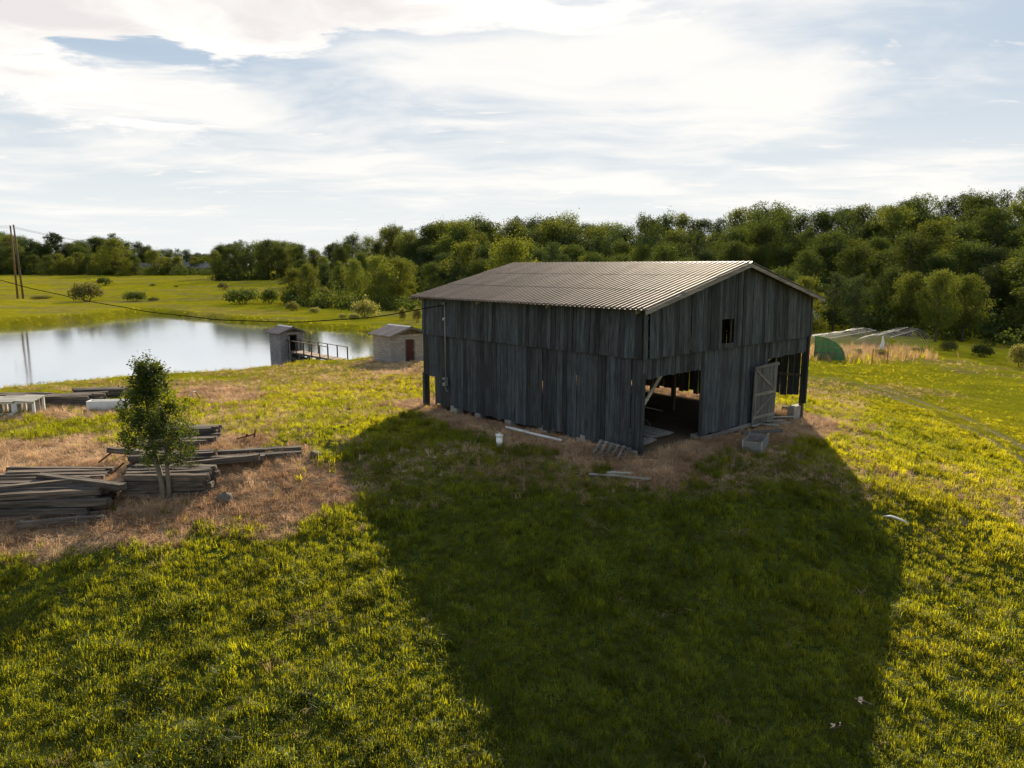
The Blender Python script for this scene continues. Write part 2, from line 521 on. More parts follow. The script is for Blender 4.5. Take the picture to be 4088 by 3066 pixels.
M['leaf_a'] = leaf_mat('oak_leaf', (.018, .040, .012), (.062, .085, .020), .30, (.12, .15, .016))
M['leaf_b'] = leaf_mat('maple_leaf', (.028, .055, .014), (.085, .108, .022), .34, (.19, .21, .018))
M['leaf_c'] = leaf_mat('sassafras_leaf', (.034, .060, .014), (.095, .114, .023), .36, (.23, .245, .019))
M['leaf_d'] = leaf_mat('hickory_leaf', (.016, .036, .016), (.050, .072, .026), .26, (.09, .12, .02))
M['leaf_pine'] = leaf_mat('pine_needle', (.018, .032, .014), (.045, .062, .022), .2, (.08, .09, .02))
M['leaf_holly'] = leaf_mat('pear_leaf', (.016, .032, .009), (.055, .075, .018), .38, (.12, .15, .012), .6, .018)
M['leaf_bush'] = leaf_mat('shrub_leaf', (.050, .065, .022), (.12, .13, .04), .4, (.20, .19, .04))
M['leaf_pale'] = leaf_mat('willow_leaf', (.10, .115, .04), (.21, .21, .08), .45, (.30, .28, .06))
M['bark'] = simple('bark', (.115, .095, .078), .95, 0, 11, .45, .8)
M['bark_pale'] = simple('pale_bark', (.17, .15, .125), .9, 0, 14, .6, .5)


def blade_mat(name, cols, tcols, trans):
    """grass or straw blade: colour from each tuft's own tint, light shines through"""
    m, t = new_mat(name)
    tint = t.n('ShaderNodeAttribute', attribute_name='tint', attribute_type='INSTANCER').outputs['Color']
    s = t.n('ShaderNodeSeparateColor', {0: tint})
    isl = t.n('ShaderNodeNewGeometry').outputs['Random Per Island']
    f = t.math('ADD', t.math('MULTIPLY', isl, .5), t.math('MULTIPLY', s.outputs[0], .7), clamp=True)
    val = t.math('ADD', .55, t.math('MULTIPLY', s.outputs[1], .9))
    c = t.n('ShaderNodeHueSaturation', {'Value': val, 'Color': t.mix(f, *cols)}).outputs[0]
    c2 = t.n('ShaderNodeHueSaturation', {'Value': val, 'Color': t.mix(f, *tcols)}).outputs[0]
    d = t.n('ShaderNodeBsdfDiffuse', {'Color': c}).outputs[0]
    b = t.n('ShaderNodeBsdfTranslucent', {'Color': c2}).outputs[0]
    g = t.n('ShaderNodeBsdfGlossy', {'Color': (.9, .9, .8, 1), 'Roughness': .45}).outputs[0]
    sh = t.n('ShaderNodeMixShader', {0: trans, 1: d, 2: b}).outputs[0]
    out(t, t.n('ShaderNodeMixShader', {0: .012, 1: sh, 2: g}).outputs[0])
    return m


M['grass'] = blade_mat('grass_blade', ((.026, .062, .017), (.080, .108, .026)), ((.24, .29, .006), (.70, .60, .010)), .58)
M['straw'] = blade_mat('dry_straw', ((.22, .12, .065), (.70, .50, .32)), ((.30, .15, .07), (.66, .44, .25)), .4)
M['clover'] = simple('clover_flower', (.7, .66, .6), .8)

# ------------------------------------------------------------------ where the ground is dry, worn or wet
def P2(x, y):
    return at(x * 1.848, y * 1.848)


def wpoly(pts):
    return np.array([P2(*p)[:2] for p in pts])


DRY_POLYS = [
    (1.0, wpoly([(-60, 958), (120, 948), (280, 952), (480, 940), (600, 952), (640, 967), (690, 988), (755, 1040), (745, 1085), (700, 1115), (600, 1138), (420, 1160), (250, 1176), (100, 1190), (-60, 1200)])),
    (0.9, wpoly([(385, 838), (480, 830), (580, 842), (560, 868), (450, 874), (390, 865)])),
    (0.8, wpoly([(745, 792), (800, 772), (915, 772), (915, 806), (800, 808)])),
    (0.8, wpoly([(-40, 868), (130, 872), (270, 882), (265, 893), (150, 905), (-40, 908)])),
    (0.3, wpoly([(560, 800), (740, 785), (910, 800), (905, 852), (700, 862), (580, 838)])),
    (0.35, wpoly([(380, 880), (620, 870), (640, 900), (560, 935), (400, 930)])),
    (0.35, wpoly([(1750, 860), (1850, 870), (1900, 930), (1850, 980), (1770, 920)])),
]
BARN_POLY = np.array([barn_xy(0, 0), barn_xy(BW, 0), barn_xy(BW, BL), barn_xy(0, BL)])
TRACK = [P2(*p) for p in ((1700, 798), (1760, 812), (1860, 832), (1960, 862), (2050, 895), (2140, 940), (2230, 990), (2330, 1055))]
TRX, TRY = np.array([p[0] for p in TRACK]), np.array([p[1] for p in TRACK])


def dryness(x, y):
    n_ = (fbm(x * .9, y * .9, 21, 4) - .5)
    d = np.zeros_like(x)
    for s, poly in DRY_POLYS:
        sd = poly_sd(x, y, poly) + n_ * 3.0
        d = np.maximum(d, s * sstep(sd, .5, -.5))
    sd = poly_sd(x, y, BARN_POLY) + n_ * 2.4
    d = np.maximum(d, sstep(sd, 2.5, 1.7))
    d = np.maximum(d, .32 * sstep(fbm(x * .10 + 9, y * .16, 31, 4), .54, .66) * sstep(y, 18, 26))
    return d


def track_d(x, y):
    d = np.full(np.shape(x), 1e9)
    for i in range(len(TRX) - 1):
        ex, ey = TRX[i + 1] - TRX[i], TRY[i + 1] - TRY[i]
        t = np.clip(((x - TRX[i]) * ex + (y - TRY[i]) * ey) / (ex * ex + ey * ey), 0, 1)
        d = np.minimum(d, np.hypot(x - TRX[i] - t * ex, y - TRY[i] - t * ey))
    return d


# ------------------------------------------------------------------ ground sheet
rr = np.concatenate([[0.05], 3.5 * 1.0122 ** np.arange(0, 500)])
rr = rr[rr < 1600]

th = np.concatenate([np.linspace(-50, 50, 331), np.linspace(50, 310, 60)[1:-1]])
th = np.radians(np.append(th, 310))[:-1]
TH, RR = np.meshgrid(th, rr)
gx, gy = (RR * np.sin(TH)).ravel(), (RR * np.cos(TH)).ravel()
gzv = ground(gx, gy)
dry_v = dryness(gx, gy)
td = track_d(gx, gy)
rut = np.exp(-((td - .75) / .28) ** 2)
gzv = gzv - rut * .06
nt_, nr_ = len(th), len(rr)
ii = np.arange(nr_ - 1)[:, None] * nt_ + np.arange(nt_)[None, :]
jj = np.arange(nr_ - 1)[:, None] * nt_ + (np.arange(nt_)[None, :] + 1) % nt_
gf = np.stack([ii, jj, jj + nt_, ii + nt_], -1).reshape(-1, 4)[:, ::-1]

m, t = new_mat('meadow_ground')
pos = t.n('ShaderNodeTexCoord').outputs['Object']
dry_a = t.n('ShaderNodeAttribute', attribute_name='dry').outputs['Fac']
bare_a = t.n('ShaderNodeAttribute', attribute_name='bare').outputs['Fac']
far_a = t.n('ShaderNodeAttribute', attribute_name='far').outputs['Fac']
nA, nB, nC = t.noise(pos, .09, 5, .6), t.noise(pos, 1.1, 5, .65), t.noise(pos, 9.0, 4, .6)
nD = t.noise(t.n('ShaderNodeMapping', {'Vector': pos, 'Rotation': (0, 0, .15), 'Scale': (.05, .5, 1)}).outputs[0], 1.0, 4, .6)
gr1 = t.mix(t.ramp(nB, [(.35, 0.), (.65, 1.)]), (.035, .048, .010), (.085, .092, .018))
gr2 = t.mix(t.ramp(nD, [(.35, 0.), (.65, 1.)]), (.33, .285, .012), (.50, .405, .020))
gr2 = t.mix(t.ramp(nA, [(.4, 0.), (.62, .6)]), gr2, (.27, .265, .014))
gr2 = t.mix(t.ramp(t.noise(pos, .55, 6, .7), [(.38, .55), (.6, 0.)]), gr2, (.17, .16, .015))
gr = t.mix(far_a, gr1, gr2)  # distant ground brightened in colour to mimic sun shining through grass blades
dr = t.mix(t.ramp(nB, [(.35, 0.), (.65, 1.)]), (.17, .105, .06), (.42, .30, .19))
dr = t.mix(t.ramp(nC, [(.45, 0.), (.7, .7)]), dr, (.10, .062, .035))
c = t.mix(dry_a, gr, dr)
c = t.mix(bare_a, c, t.mix(nC, (.30, .215, .13), (.42, .33, .22)))
c = t.mix(t.math('MULTIPLY', t.ramp(nC, [(.3, .45), (.55, 0.)]), t.math('SUBTRACT', 1.0, t.math('MULTIPLY', far_a, .7))), c, (.03, .03, .012))
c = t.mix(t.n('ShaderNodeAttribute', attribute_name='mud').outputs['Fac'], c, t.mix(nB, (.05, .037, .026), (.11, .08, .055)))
hb = t.math('ADD', t.math('MULTIPLY', nB, .6), t.math('MULTIPLY', nC, .4))
out(t, t.n('ShaderNodeBsdfDiffuse', {'Color': c, 'Roughness': 1.0, 'Normal': t.n('ShaderNodeBump', {'Strength': t.math('SUBTRACT', .75, t.math('MULTIPLY', far_a, .62)), 'Distance': .12, 'Height': hb}).outputs[0]}).outputs[0])
M['ground'] = m
gme = npmesh('ground', np.c_[gx, gy, gzv], gf, M['ground'], True)
bare_v = np.maximum(rut * .75 * sstep(fbm(gx * .5, gy * .5, 77, 3), .3, .55), 0)
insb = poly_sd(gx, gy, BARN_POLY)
dim_dirt_v = sstep(insb, 0.1, -.5)  # dirt floor inside the barn, coloured darker to deepen the interior's shade
for px, py, r_ in ((1830, 885, 1.0), (1770, 905, 1.0), (2075, 1125, .35), (1990, 1260, .3), (1560, 1030, .5)):
    x_, y_, _ = P2(px, py)
    bare_v = np.maximum(bare_v, .9 * sstep(np.hypot((gx - x_) * .8, gy - y_) + (fbm(gx * 1.5, gy * 1.5, 50, 3) - .5) * 1.2, r_, r_ * .5))
for nm, arr in (('dry', dry_v), ('bare', bare_v), ('mud', dim_dirt_v), ('far', sstep(np.hypot(gx, gy), 24, 56))):
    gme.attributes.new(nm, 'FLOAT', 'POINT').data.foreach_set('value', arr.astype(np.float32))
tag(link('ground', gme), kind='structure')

# ------------------------------------------------------------------ pond
m, t = new_mat('pond_water')
pos = t.n('ShaderNodeTexCoord').outputs['Object']
rip = t.math('ADD', t.noise(t.n('ShaderNodeMapping', {'Vector': pos, 'Scale': (.7, 1.6, 1)}).outputs[0], 1.1, 3, .5), t.math('MULTIPLY', t.noise(pos, .12, 2), 2.0))
nrm = t.n('ShaderNodeBump', {'Strength': .05, 'Distance': .05, 'Height': rip}).outputs[0]
fz = t.smooth(t.n('ShaderNodeFresnel', {'IOR': 1.33, 'Normal': nrm}).outputs[0], .0, .42)
out(t, t.n('ShaderNodeMixShader', {0: t.math('MULTIPLY', fz, .96), 1: t.n('ShaderNodeBsdfDiffuse', {'Color': (.03, .04, .03, 1)}).outputs[0], 2: t.n('ShaderNodeBsdfGlossy', {'Color': (.97, .98, 1, 1), 'Roughness': .09, 'Normal': nrm}).outputs[0]}).outputs[0])
M['water'] = m
pv = [(x * 1.03, y * 1.0 + (1.5 if y > 70 else -.5), WATER) for x, y in POND]
pm = MB().add(pv, [tuple(range(len(pv)))])
tag(pm.build('pond_water', m), kind='structure')

# ------------------------------------------------------------------ grass, straw: uncountable, one object each
def blades(rng, n, hmin, hmax, wid, rad, lean, droop, flat=0.0):
    V, F = [], []
    for k in range(n):
        a = rng.uniform(0, 2 * math.pi)
        r0 = rad * math.sqrt(rng.random())
        bx, by = r0 * math.cos(rng.uniform(0, 6.28)), r0 * math.sin(rng.uniform(0, 6.28))
        h = rng.uniform(hmin, hmax)
        dirx, diry = math.cos(a), math.sin(a)
        ln = rng.uniform(.3, 1) * lean
        wx, wy = -diry * wid * .5, dirx * wid * .5
        if flat:
            z1, z2 = h * (1 - flat) * .5 + rng.uniform(0, .07), h * (1 - flat) * rng.uniform(.3, 1) + rng.uniform(0, .08)
            p1, p2 = h * .5, h
        else:
            p1, p2 = h * ln * .35, h * ln * (.9 + droop * .5)
            z1, z2 = h * .6, h * (1 - droop * rng.uniform(.2, .7))
        o = len(V)
        V += [(bx - wx, by - wy, -.02), (bx + wx, by + wy, -.02), (bx + dirx * p1 - wx * .8, by + diry * p1 - wy * .8, z1), (bx + dirx * p1 + wx * .8, by + diry * p1 + wy * .8, z1), (bx + dirx * p2, by + diry * p2, z2)]
        F += [(o, o + 1, o + 3, o + 2), (o + 2, o + 3, o + 4)]
    return V, F


def leaflets(rng, n, h, size, rad):
    V, F = [], []
    for k in range(n):
        a = rng.uniform(0, 6.28); r0 = rad * math.sqrt(rng.random())
        c_ = np.array([r0 * math.cos(a), r0 * math.sin(a), h * rng.uniform(.3, 1)])
        e1 = rng.normal(size=3); e1[2] *= .4; e1 /= np.linalg.norm(e1)
        e2 = np.cross(e1, rng.normal(size=3) * .5 + np.array([0, 0, 1])); e2 /= np.linalg.norm(e2)
        s = size * rng.uniform(.6, 1.2)
        o = len(V)
        V += [tuple(c_ - e1 * s), tuple(c_ - e2 * s * .6), tuple(c_ + e1 * s), tuple(c_ + e2 * s * .6)]
        F.append((o, o + 1, o + 2, o + 3))
    return V, F


SRC = bpy.data.collections.new('tuft_sources')       # sources live outside the scene collection
def src(name, VF, mt):
    me = bpy.data.meshes.new(name)
    me.from_pydata(VF[0], [], VF[1])
    me.materials.append(mt)
    o = bpy.data.objects.new(name, me)
    return o


rg = np.random.default_rng(3)
SETS = {'grass': [], 'straw': []}
for k in range(3): SETS['grass'].append(src('ga%d' % k, blades(rg, 20, .07, .18, .011, .13, .6, .3), M['grass']))           # 0-2 short
for k in range(3): SETS['grass'].append(src('gb%d' % k, blades(rg, 18, .14, .32, .013, .12, .75, .5), M['grass']))          # 3-5 tall
SETS['grass'].append(src('gc0', leaflets(rg, 30, .13, .028, .17), M['grass']))                                               # 6 clover and weeds
SETS['grass'].append(src('gc1', leaflets(rg, 26, .2, .032, .16), M['grass']))                                                # 7
for k in range(2): SETS['grass'].append(src('gd%d' % k, blades(rg, 26, .2, .42, .014, .09, .8, .7), M['grass']))           # 8-9 big arching clumps
for k in range(3): SETS['straw'].append(src('sa%d' % k, blades(rg, 18, .2, .55, .012, .2, 1, 0, .86), M['straw']))          # 0-2 laid flat
for k in range(2): SETS['straw'].append(src('sb%d' % k, blades(rg, 16, .12, .34, .010, .14, 1.0, .7), M['straw']))          # 3-4 leaning
SETS['straw'].append(src('sc0', blades(rg, 14, .45, .95, .014, .22, .35, .2), M['straw']))                                   # 5 standing weeds


def scatter(name, kind, P_, rz, tilt, scl, idx, tint, label, cat):
    colc = bpy.data.collections.new(name + '_sources')
    for o in SETS[kind]: colc.objects.link(o)
    me = bpy.data.meshes.new(name)
    me.vertices.add(len(P_))
    me.vertices.foreach_set('co', P_.astype(np.float32).ravel())
    me.attributes.new('rot', 'FLOAT_VECTOR', 'POINT').data.foreach_set('vector', np.c_[tilt, rz].astype(np.float32).ravel())
    me.attributes.new('scl', 'FLOAT', 'POINT').data.foreach_set('value', scl.astype(np.float32))
    me.attributes.new('idx', 'INT', 'POINT').data.foreach_set('value', idx.astype(np.int32))
    me.attributes.new('tint', 'FLOAT_COLOR', 'POINT').data.foreach_set('color', np.c_[tint, np.zeros(len(tint)), np.ones(len(tint))].astype(np.float32).ravel())
    o = link(name, me)
    ng = bpy.data.node_groups.new(name + '_nodes', 'GeometryNodeTree')
    ng.interface.new_socket('Geometry', in_out='INPUT', socket_type='NodeSocketGeometry')
    ng.interface.new_socket('Geometry', in_out='OUTPUT', socket_type='NodeSocketGeometry')
    L = ng.links.new
    gi, go = ng.nodes.new('NodeGroupInput'), ng.nodes.new('NodeGroupOutput')
    ci = ng.nodes.new('GeometryNodeCollectionInfo')
    ci.inputs['Collection'].default_value = colc
    ci.inputs['Separate Children'].default_value = True
    ci.inputs['Reset Children'].default_value = True
    iop = ng.nodes.new('GeometryNodeInstanceOnPoints')
    iop.inputs['Pick Instance'].default_value = True
    L(gi.outputs[0], iop.inputs['Points'])
    L(ci.outputs[0], iop.inputs['Instance'])
    for an, dt, sk in (('rot', 'FLOAT_VECTOR', 'Rotation'), ('scl', 'FLOAT', 'Scale'), ('idx', 'INT', 'Instance Index')):
        na = ng.nodes.new('GeometryNodeInputNamedAttribute')
        na.data_type = dt
        na.inputs['Name'].default_value = an
        L(na.outputs['Attribute'], iop.inputs[sk])
    L(iop.outputs[0], go.inputs[0])
    md = o.modifiers.new('scatter', 'NODES')
    md.node_group = ng
    return tag(o, label, cat, kind='stuff')


def field_pts(n, r0, r1, power):
    u = RNG.random(n)
    r = (r0 ** (1 - power) + u * (r1 ** (1 - power) - r0 ** (1 - power))) ** (1 / (1 - power)) if power != 1 else r0 * (r1 / r0) ** u
    a = np.radians(RNG.uniform(-51, 51, n))
    return r * np.sin(a), r * np.cos(a), r


xs, ys, rs = [np.concatenate(q) for q in zip(field_pts(102000, 7.5, 50, .3), field_pts(40000, 45, 90, 1))]
sdp = poly_sd(xs, ys, POND)
keep = (sdp > .35) & (poly_sd(xs, ys, BARN_POLY) > .05)
dr_ = dryness(xs, ys)
tdr = track_d(xs, ys)
keep &= ~((rs > 52) & (RNG.random(len(xs)) < (rs - 52) / 36))
keep &= ~((np.abs(tdr - .75) < .3) & (RNG.random(len(xs)) < .8))
xs, ys, rs, dr_, sdp, tdr = [q[keep] for q in (xs, ys, rs, dr_, sdp, tdr)]
zs = ground(xs, ys)
isdry = RNG.random(len(xs)) < np.clip(dr_ * 1.08 + .001 + .02 * sstep(fbm(xs * .6, ys * .6, 91, 3), .58, .72), 0, .985)
nz1 = fbm(xs * 1.3, ys * 1.3, 61, 3)
nz2 = fbm(xs * .12, ys * .12, 62, 3)
farscl = np.where(rs > 45, .85 + (rs - 45) / 70, 1.0)
# green
g = ~isdry
N = g.sum()
u = RNG.random(N)
tall = sstep(nz1[g], .5, .72)
idx = np.where(u < .45 - .3 * tall, RNG.integers(0, 3, N), np.where(u < .80, RNG.integers(3, 6, N), np.where(u < .965 - .05 * tall, RNG.integers(6, 8, N), RNG.integers(8, 10, N))))
scl = (.66 + .5 * tall + RNG.uniform(-.15, .25, N)) * farscl[g] * np.where(tdr[g] < 1.2, .5, 1)
scl *= np.where(sdp[g] < 2.5, 1.25, 1) * np.where(rs[g] > 45, .62, 1)
tint = np.c_[np.clip(sstep(nz2[g], .35, .65) * .6 + RNG.uniform(-.3, .3, N) + .2 * dr_[g], 0, 1), np.clip(RNG.normal(.46, .15, N) + (fbm(xs[g] * 1.6, ys[g] * 1.6, 66, 3) - .5) * 1.1 - .3 * sstep(rs[g], 32, 60), 0, 1)]
scatter('meadow_grass', 'grass', np.c_[xs, ys, zs][g], RNG.uniform(0, 6.28, N), RNG.normal(0, .12, (N, 2)), scl, idx, tint, 'green and yellow meadow grass with clover over the sloping ground', 'grass')
d = isdry
N = d.sum()
swirl = fbm(xs[d] * .25, ys[d] * .25, 71, 2) * 14
scatter('dry_straw', 'straw', np.c_[xs, ys, zs][d], swirl + RNG.normal(0, .7, N), RNG.normal(0, .15, (N, 2)), RNG.uniform(.55, 1.15, N) * farscl[d],
        np.where(RNG.random(N) < .62, RNG.integers(0, 3, N), RNG.integers(3, 5, N)), np.c_[np.clip(fbm(xs[d] * .8, ys[d] * .8, 72, 3) * 2.6 - .9, 0, 1), np.clip(RNG.normal(.5, .2, N), 0, 1)],
        'cut brown straw lying round the barn and the timber piles', 'straw')

# ------------------------------------------------------------------ barn
barn = thing('barn', 'large weathered grey plank barn with low metal roof on the knoll', 'barn', (BX, BY, 0), PHI)
rb = random.Random(11)


def wall_pt(side, s, n_, z):
    """side wall coordinates (along, outward, up) -> barn local"""
    if side == 'left': return (-n_, s, z)
    if side == 'front': return (s, -n_, z)
    if side == 'right': return (BW + n_, s, z)
    return (s, BL + n_, z)


def plank_mb(mb, side, s0, s1, zb, zl, zr, n0, n1, th=.024, org=(0, 0, 0), jit=.008):
    """one board s0..s1, bottom zb, top zl (at s0) and zr (at s1), set out n0 at the foot and n1 at the head"""
    vs = []
    lv = 4
    wj = [rb.uniform(-jit, jit) for _ in range(lv)]
    bl, br = rb.uniform(-.012, .012), rb.uniform(-.012, .012)
    for k in range(lv):
        f = k / (lv - 1)
        n_ = n0 + (n1 - n0) * f + wj[k]
        e0, e1 = rb.uniform(-.004, .004), rb.uniform(-.004, .004)
        z0_ = (zb + bl) * (1 - f) + zl * f
        z1_ = (zb + br) * (1 - f) + zr * f
        for (s, z, q) in ((s0 + e0, z0_, 0), (s1 + e1, z1_, 0), (s1 + e1, z1_, th), (s0 + e0, z0_, th)):
            p = wall_pt(side, s, n_ + q, z)
            vs.append((p[0] - org[0], p[1] - org[1], p[2] - org[2]))
    fs = [(0, 3, 2, 1), (12, 13, 14, 15)]
    for k in range(3):
        o = 4 * k
        for i in range(4):
            fs.append((o + i, o + (i + 1) % 4, o + 4 + (i + 1) % 4, o + 4 + i))
    mb.add(vs, fs)


def plank_run(side, parent, a0, a1, foot, head, n0, n1, wmin=.2, wmax=.31, gap=(.004, .02), join=None, skip=()):
    s = a0
    while s < a1 - .05:
        w_ = min(rb.uniform(wmin, wmax), a1 - s)
        if a1 - s - w_ < .09: w_ = a1 - s
        g_ = rb.uniform(*gap) if rb.random() > .06 else gap[1] * 2.0
        e = s + w_ - g_
        m_ = (s + e) / 2
        if not any(k0 < m_ < k1 for k0, k1 in skip):
            zb = foot(m_) if callable(foot) else foot
            zl, zr = (head(s), head(e)) if callable(head) else (head + rb.uniform(-.01, .01),) * 2
            dn = rb.uniform(-.006, .006)
            if join is not None:
                plank_mb(join, side, s, e, zb, zl, zr, n0 + dn, n1 + dn)
            else:
                org = wall_pt(side, m_, n0, zb)
                mb = MB()
                plank_mb(mb, side, s, e, zb, zl, zr, n0 + dn, n1 + dn, org=org)
                o = mb.build('plank', M['plank'], parent)
                o.location = org
        s += w_


ZE, ZR, OE, OG = 5.213, 6.851, .46, .44
SL = (ZR - ZE) / (BW / 2 + OE)
roof_z = lambda a: ZE + SL * (min(a, BW - a) + OE)
RT = .10                                        # planks stop this far under the metal


def lump(s, lo, hi):
    return lo + (hi - lo) * rb.random()


# each wall part is its row of nailing girts; the boards are its pieces
def girts(name, side, L_, zs_):
    mb = MB()
    for z in zs_:
        p, q = wall_pt(side, .05, -.055, z), wall_pt(side, L_ - .05, -.055, z)
        mb.bar(p, q, .05, .12)
    return mb.build(name, M['plank_in'], barn)


lw = girts('side_wall', 'left', BL, (1.45, 3.48, 4.95))
plank_run('left', lw, .0, 12.6, lambda s: lump(s, -.03, .09) + .0 * s, 3.52, .0, .0)
plank_run('left', lw, 12.6, 13.5, lambda s: lump(s, 1.32, 1.40), 3.52, .0, .0)
plank_run('left', lw, .0, 13.5, lambda s: lump(s, 3.42, 3.445), 5.18, .085, .035)
fw = girts('gable_wall', 'front', BW, (2.78, 3.50, 4.9))
plank_run('front', fw, .03, 3.72, lambda s: lump(s, 2.66, 2.72), 3.52, .0, .0)
plank_run('front', fw, 3.74, 9.05, lambda s: lump(s, -.12, .02), 3.52, .0, .0)
plank_run('front', fw, 9.07, 12.92, lambda s: lump(s, 2.66, 2.72), 3.52, .0, .0)
# upper tier in three runs so the loft hatch stays open
plank_run('front', fw, -.05, .19, lambda s: lump(s, 3.42, 3.445), lambda s: roof_z(s) - RT, .085, .035)
plank_run('front', fw, .31, 5.0, lambda s: lump(s, 3.42, 3.445), lambda s: roof_z(s) - RT, .085, .035)
plank_run('front', fw, 5.0, 5.92, lambda s: lump(s, 3.42, 3.445), 3.64, .085, .075, .22, .32)
plank_run('front', fw, 5.0, 5.92, lambda s: 4.61, lambda s: roof_z(s) - RT, .05, .035, .22, .32)
plank_run('front', fw, 5.92, 12.92, lambda s: lump(s, 3.42, 3.445), lambda s: roof_z(s) - RT, .085, .035)
hatch = MB()
for a_ in (4.97, 5.95): hatch.bar((a_, .06, 3.6), (a_, .06, 4.66), .06, .06)
hatch.build('hatch_frame', M['plank_in'], barn)
rw = girts('side_wall', 'right', BL, (1.5, 3.3, 4.9))
plank_run('right', rw, .35, 13.4, lambda s: lump(s, .42, .55) if s < 4.4 else lump(s, -.2, .05), 3.5, 0, 0, .26, .38, gap=(.008, .026))
j = MB()
plank_run('right', None, .0, 13.5, 3.42, 5.16, .05, .03, .24, .36, join=j)
tag(j.build('upper_boarding', M['plank'], rw), kind='stuff')
bw_ = girts('rear_wall', 'back', BW, (1.5, 3.4, 4.9))
j = MB()
plank_run('back', None, 1.45, 12.9, lambda s: lump(s, .1, .3), 3.5, 0, 0, .24, .36, gap=(.008, .035), join=j, skip=((4.2, 5.2),))
plank_run('back', None, .0, 1.45, 1.36, 3.5, 0, 0, .24, .36, join=j)
plank_run('back', None, 4.2, 5.2, 1.7, 3.5, 0, 0, .24, .36, join=j)
plank_run('back', None, 4.2, 5.2, .0, 1.0, 0, 0, .24, .36, join=j)
plank_run('back', None, .0, 12.92, 3.42, lambda s: roof_z(s) - RT, .04, .03, .24, .36, join=j)
tag(j.build('boarding', M['plank'], bw_), kind='stuff')

# frame
def bgz(a, b):
    return gz(*barn_xy(a, b))


for a_ in (.11, 4.3, 8.6, 12.78):
    for b_ in (.11, 4.6, 9.0, 13.42):
        mb = MB().bar((0, 0, bgz(a_, b_) - .25), (0, 0, roof_z(a_) - .16), .17, .17, (1, 0, 0))
        mb.build('post', M['plank_in'], barn).location = (a_, b_, 0)
for b_ in (.11, 4.6, 9.0, 13.42):
    MB().bar((.0 + .03, 0, 3.36), (BW - .03, 0, 3.36), .07, .2).build('tie_beam', M['beam_x'], barn).location = (0, b_ + .13, 0)
    for sgn in (0, 1):
        x0, x1 = (-.3, BW / 2) if sgn == 0 else (BW + .3, BW / 2)
        MB().bar((x0, 0, roof_z(0) - SL * .3 - .13), (x1, 0, ZR - .14), .06, .14).build('rafter', M['beam_x'], barn).location = (0, b_, 0)
for (p, q) in (((1.25, 1.3, .75), (3.3, 1.3, 2.75)), ((9.9, 1.0, 2.0), (12.6, 1.0, 2.95)), ((4.4, 4.4, .4), (6.6, 4.4, 3.2))):
    mb = MB().bar((0, 0, 0), Vector(q) - Vector(p), .05, .16)
    mb.build('brace', M['grey_board'], barn).location = p
# corner posts outside and piers of stone and timber
MB().bar((0, 0, bgz(0, 13.42) - .1), (0, 0, 1.5), .2, .2, (1, 0, 0)).build('corner_post', M['plank'], barn).location = (-.02, 13.40, 0)
MB().bar((0, 0, .2), (0, 0, 3.5), .3, .16, (1, 0, 0)).build('corner_post', M['plank'], barn).location = (12.72, .03, 0)
MB().bar((0, 0, bgz(0, 0) - .2), (0, 0, 3.4), .14, .2, (1, 0, 0)).build('corner_post', M['plank'], barn).location = (.1, .05, 0)
for a_, b_, w_, h_ in ((.0, 11.1, .5, .32), (.0, 9.3, .4, .25), (.0, 7.2, .42, .25), (.0, 5.0, .45, .28), (.0, 2.9, .45, .28), (.02, .1, .35, .15), (12.45, .1, .9, .62), (4.0, .06, .45, .2), (7.2, .06, .4, .2)):
    zt = bgz(a_, b_)
    mb = MB().box(-w_ / 2, w_ / 2, -.16, .16, zt - .2, zt + h_)
    o = mb.build('pier', M['concrete'], barn)
    o.location = (a_ + (.0 if b_ < .2 else .14), b_ + (.14 if b_ < .2 else 0), 0)
    o.rotation_euler = (0, 0, 0 if b_ < .2 else math.pi / 2)
MB().bar((3.8, -.03, -.15), (9.0, -.03, -.1), .1, .16).build('sill_beam', M['beam_x'], barn)

# roof: lapped sheets of ribbed metal
def sheet_mesh(name, width, length, pitch, h, mat_, rag=0.0, seg=1):
    xs_ = [0.0]
    prof = [(0, 0)]
    k = 0
    n_r = int(round(width / pitch))
    for k in range(n_r):
        c_ = (k + .5) * width / n_r
        prof += [(c_ - .045, 0), (c_ - .022, h), (c_ + .022, h), (c_ + .045, 0)]
    prof.append((width + .015, .002))
    mb = MB()
    rows = []
    for i in range(seg + 1):
        y = length * i / seg
        rows.append([(x, y + (rb.uniform(-rag, rag) if i == 0 else 0), z) for x, z in prof])
    n_ = len(prof)
    vs = [p for r_ in rows for p in r_]
    fs = [(i * n_ + k, i * n_ + k + 1, (i + 1) * n_ + k + 1, (i + 1) * n_ + k) for i in range(seg) for k in range(n_ - 1)]
    return mb.add(vs, fs).mesh(name, mat_)


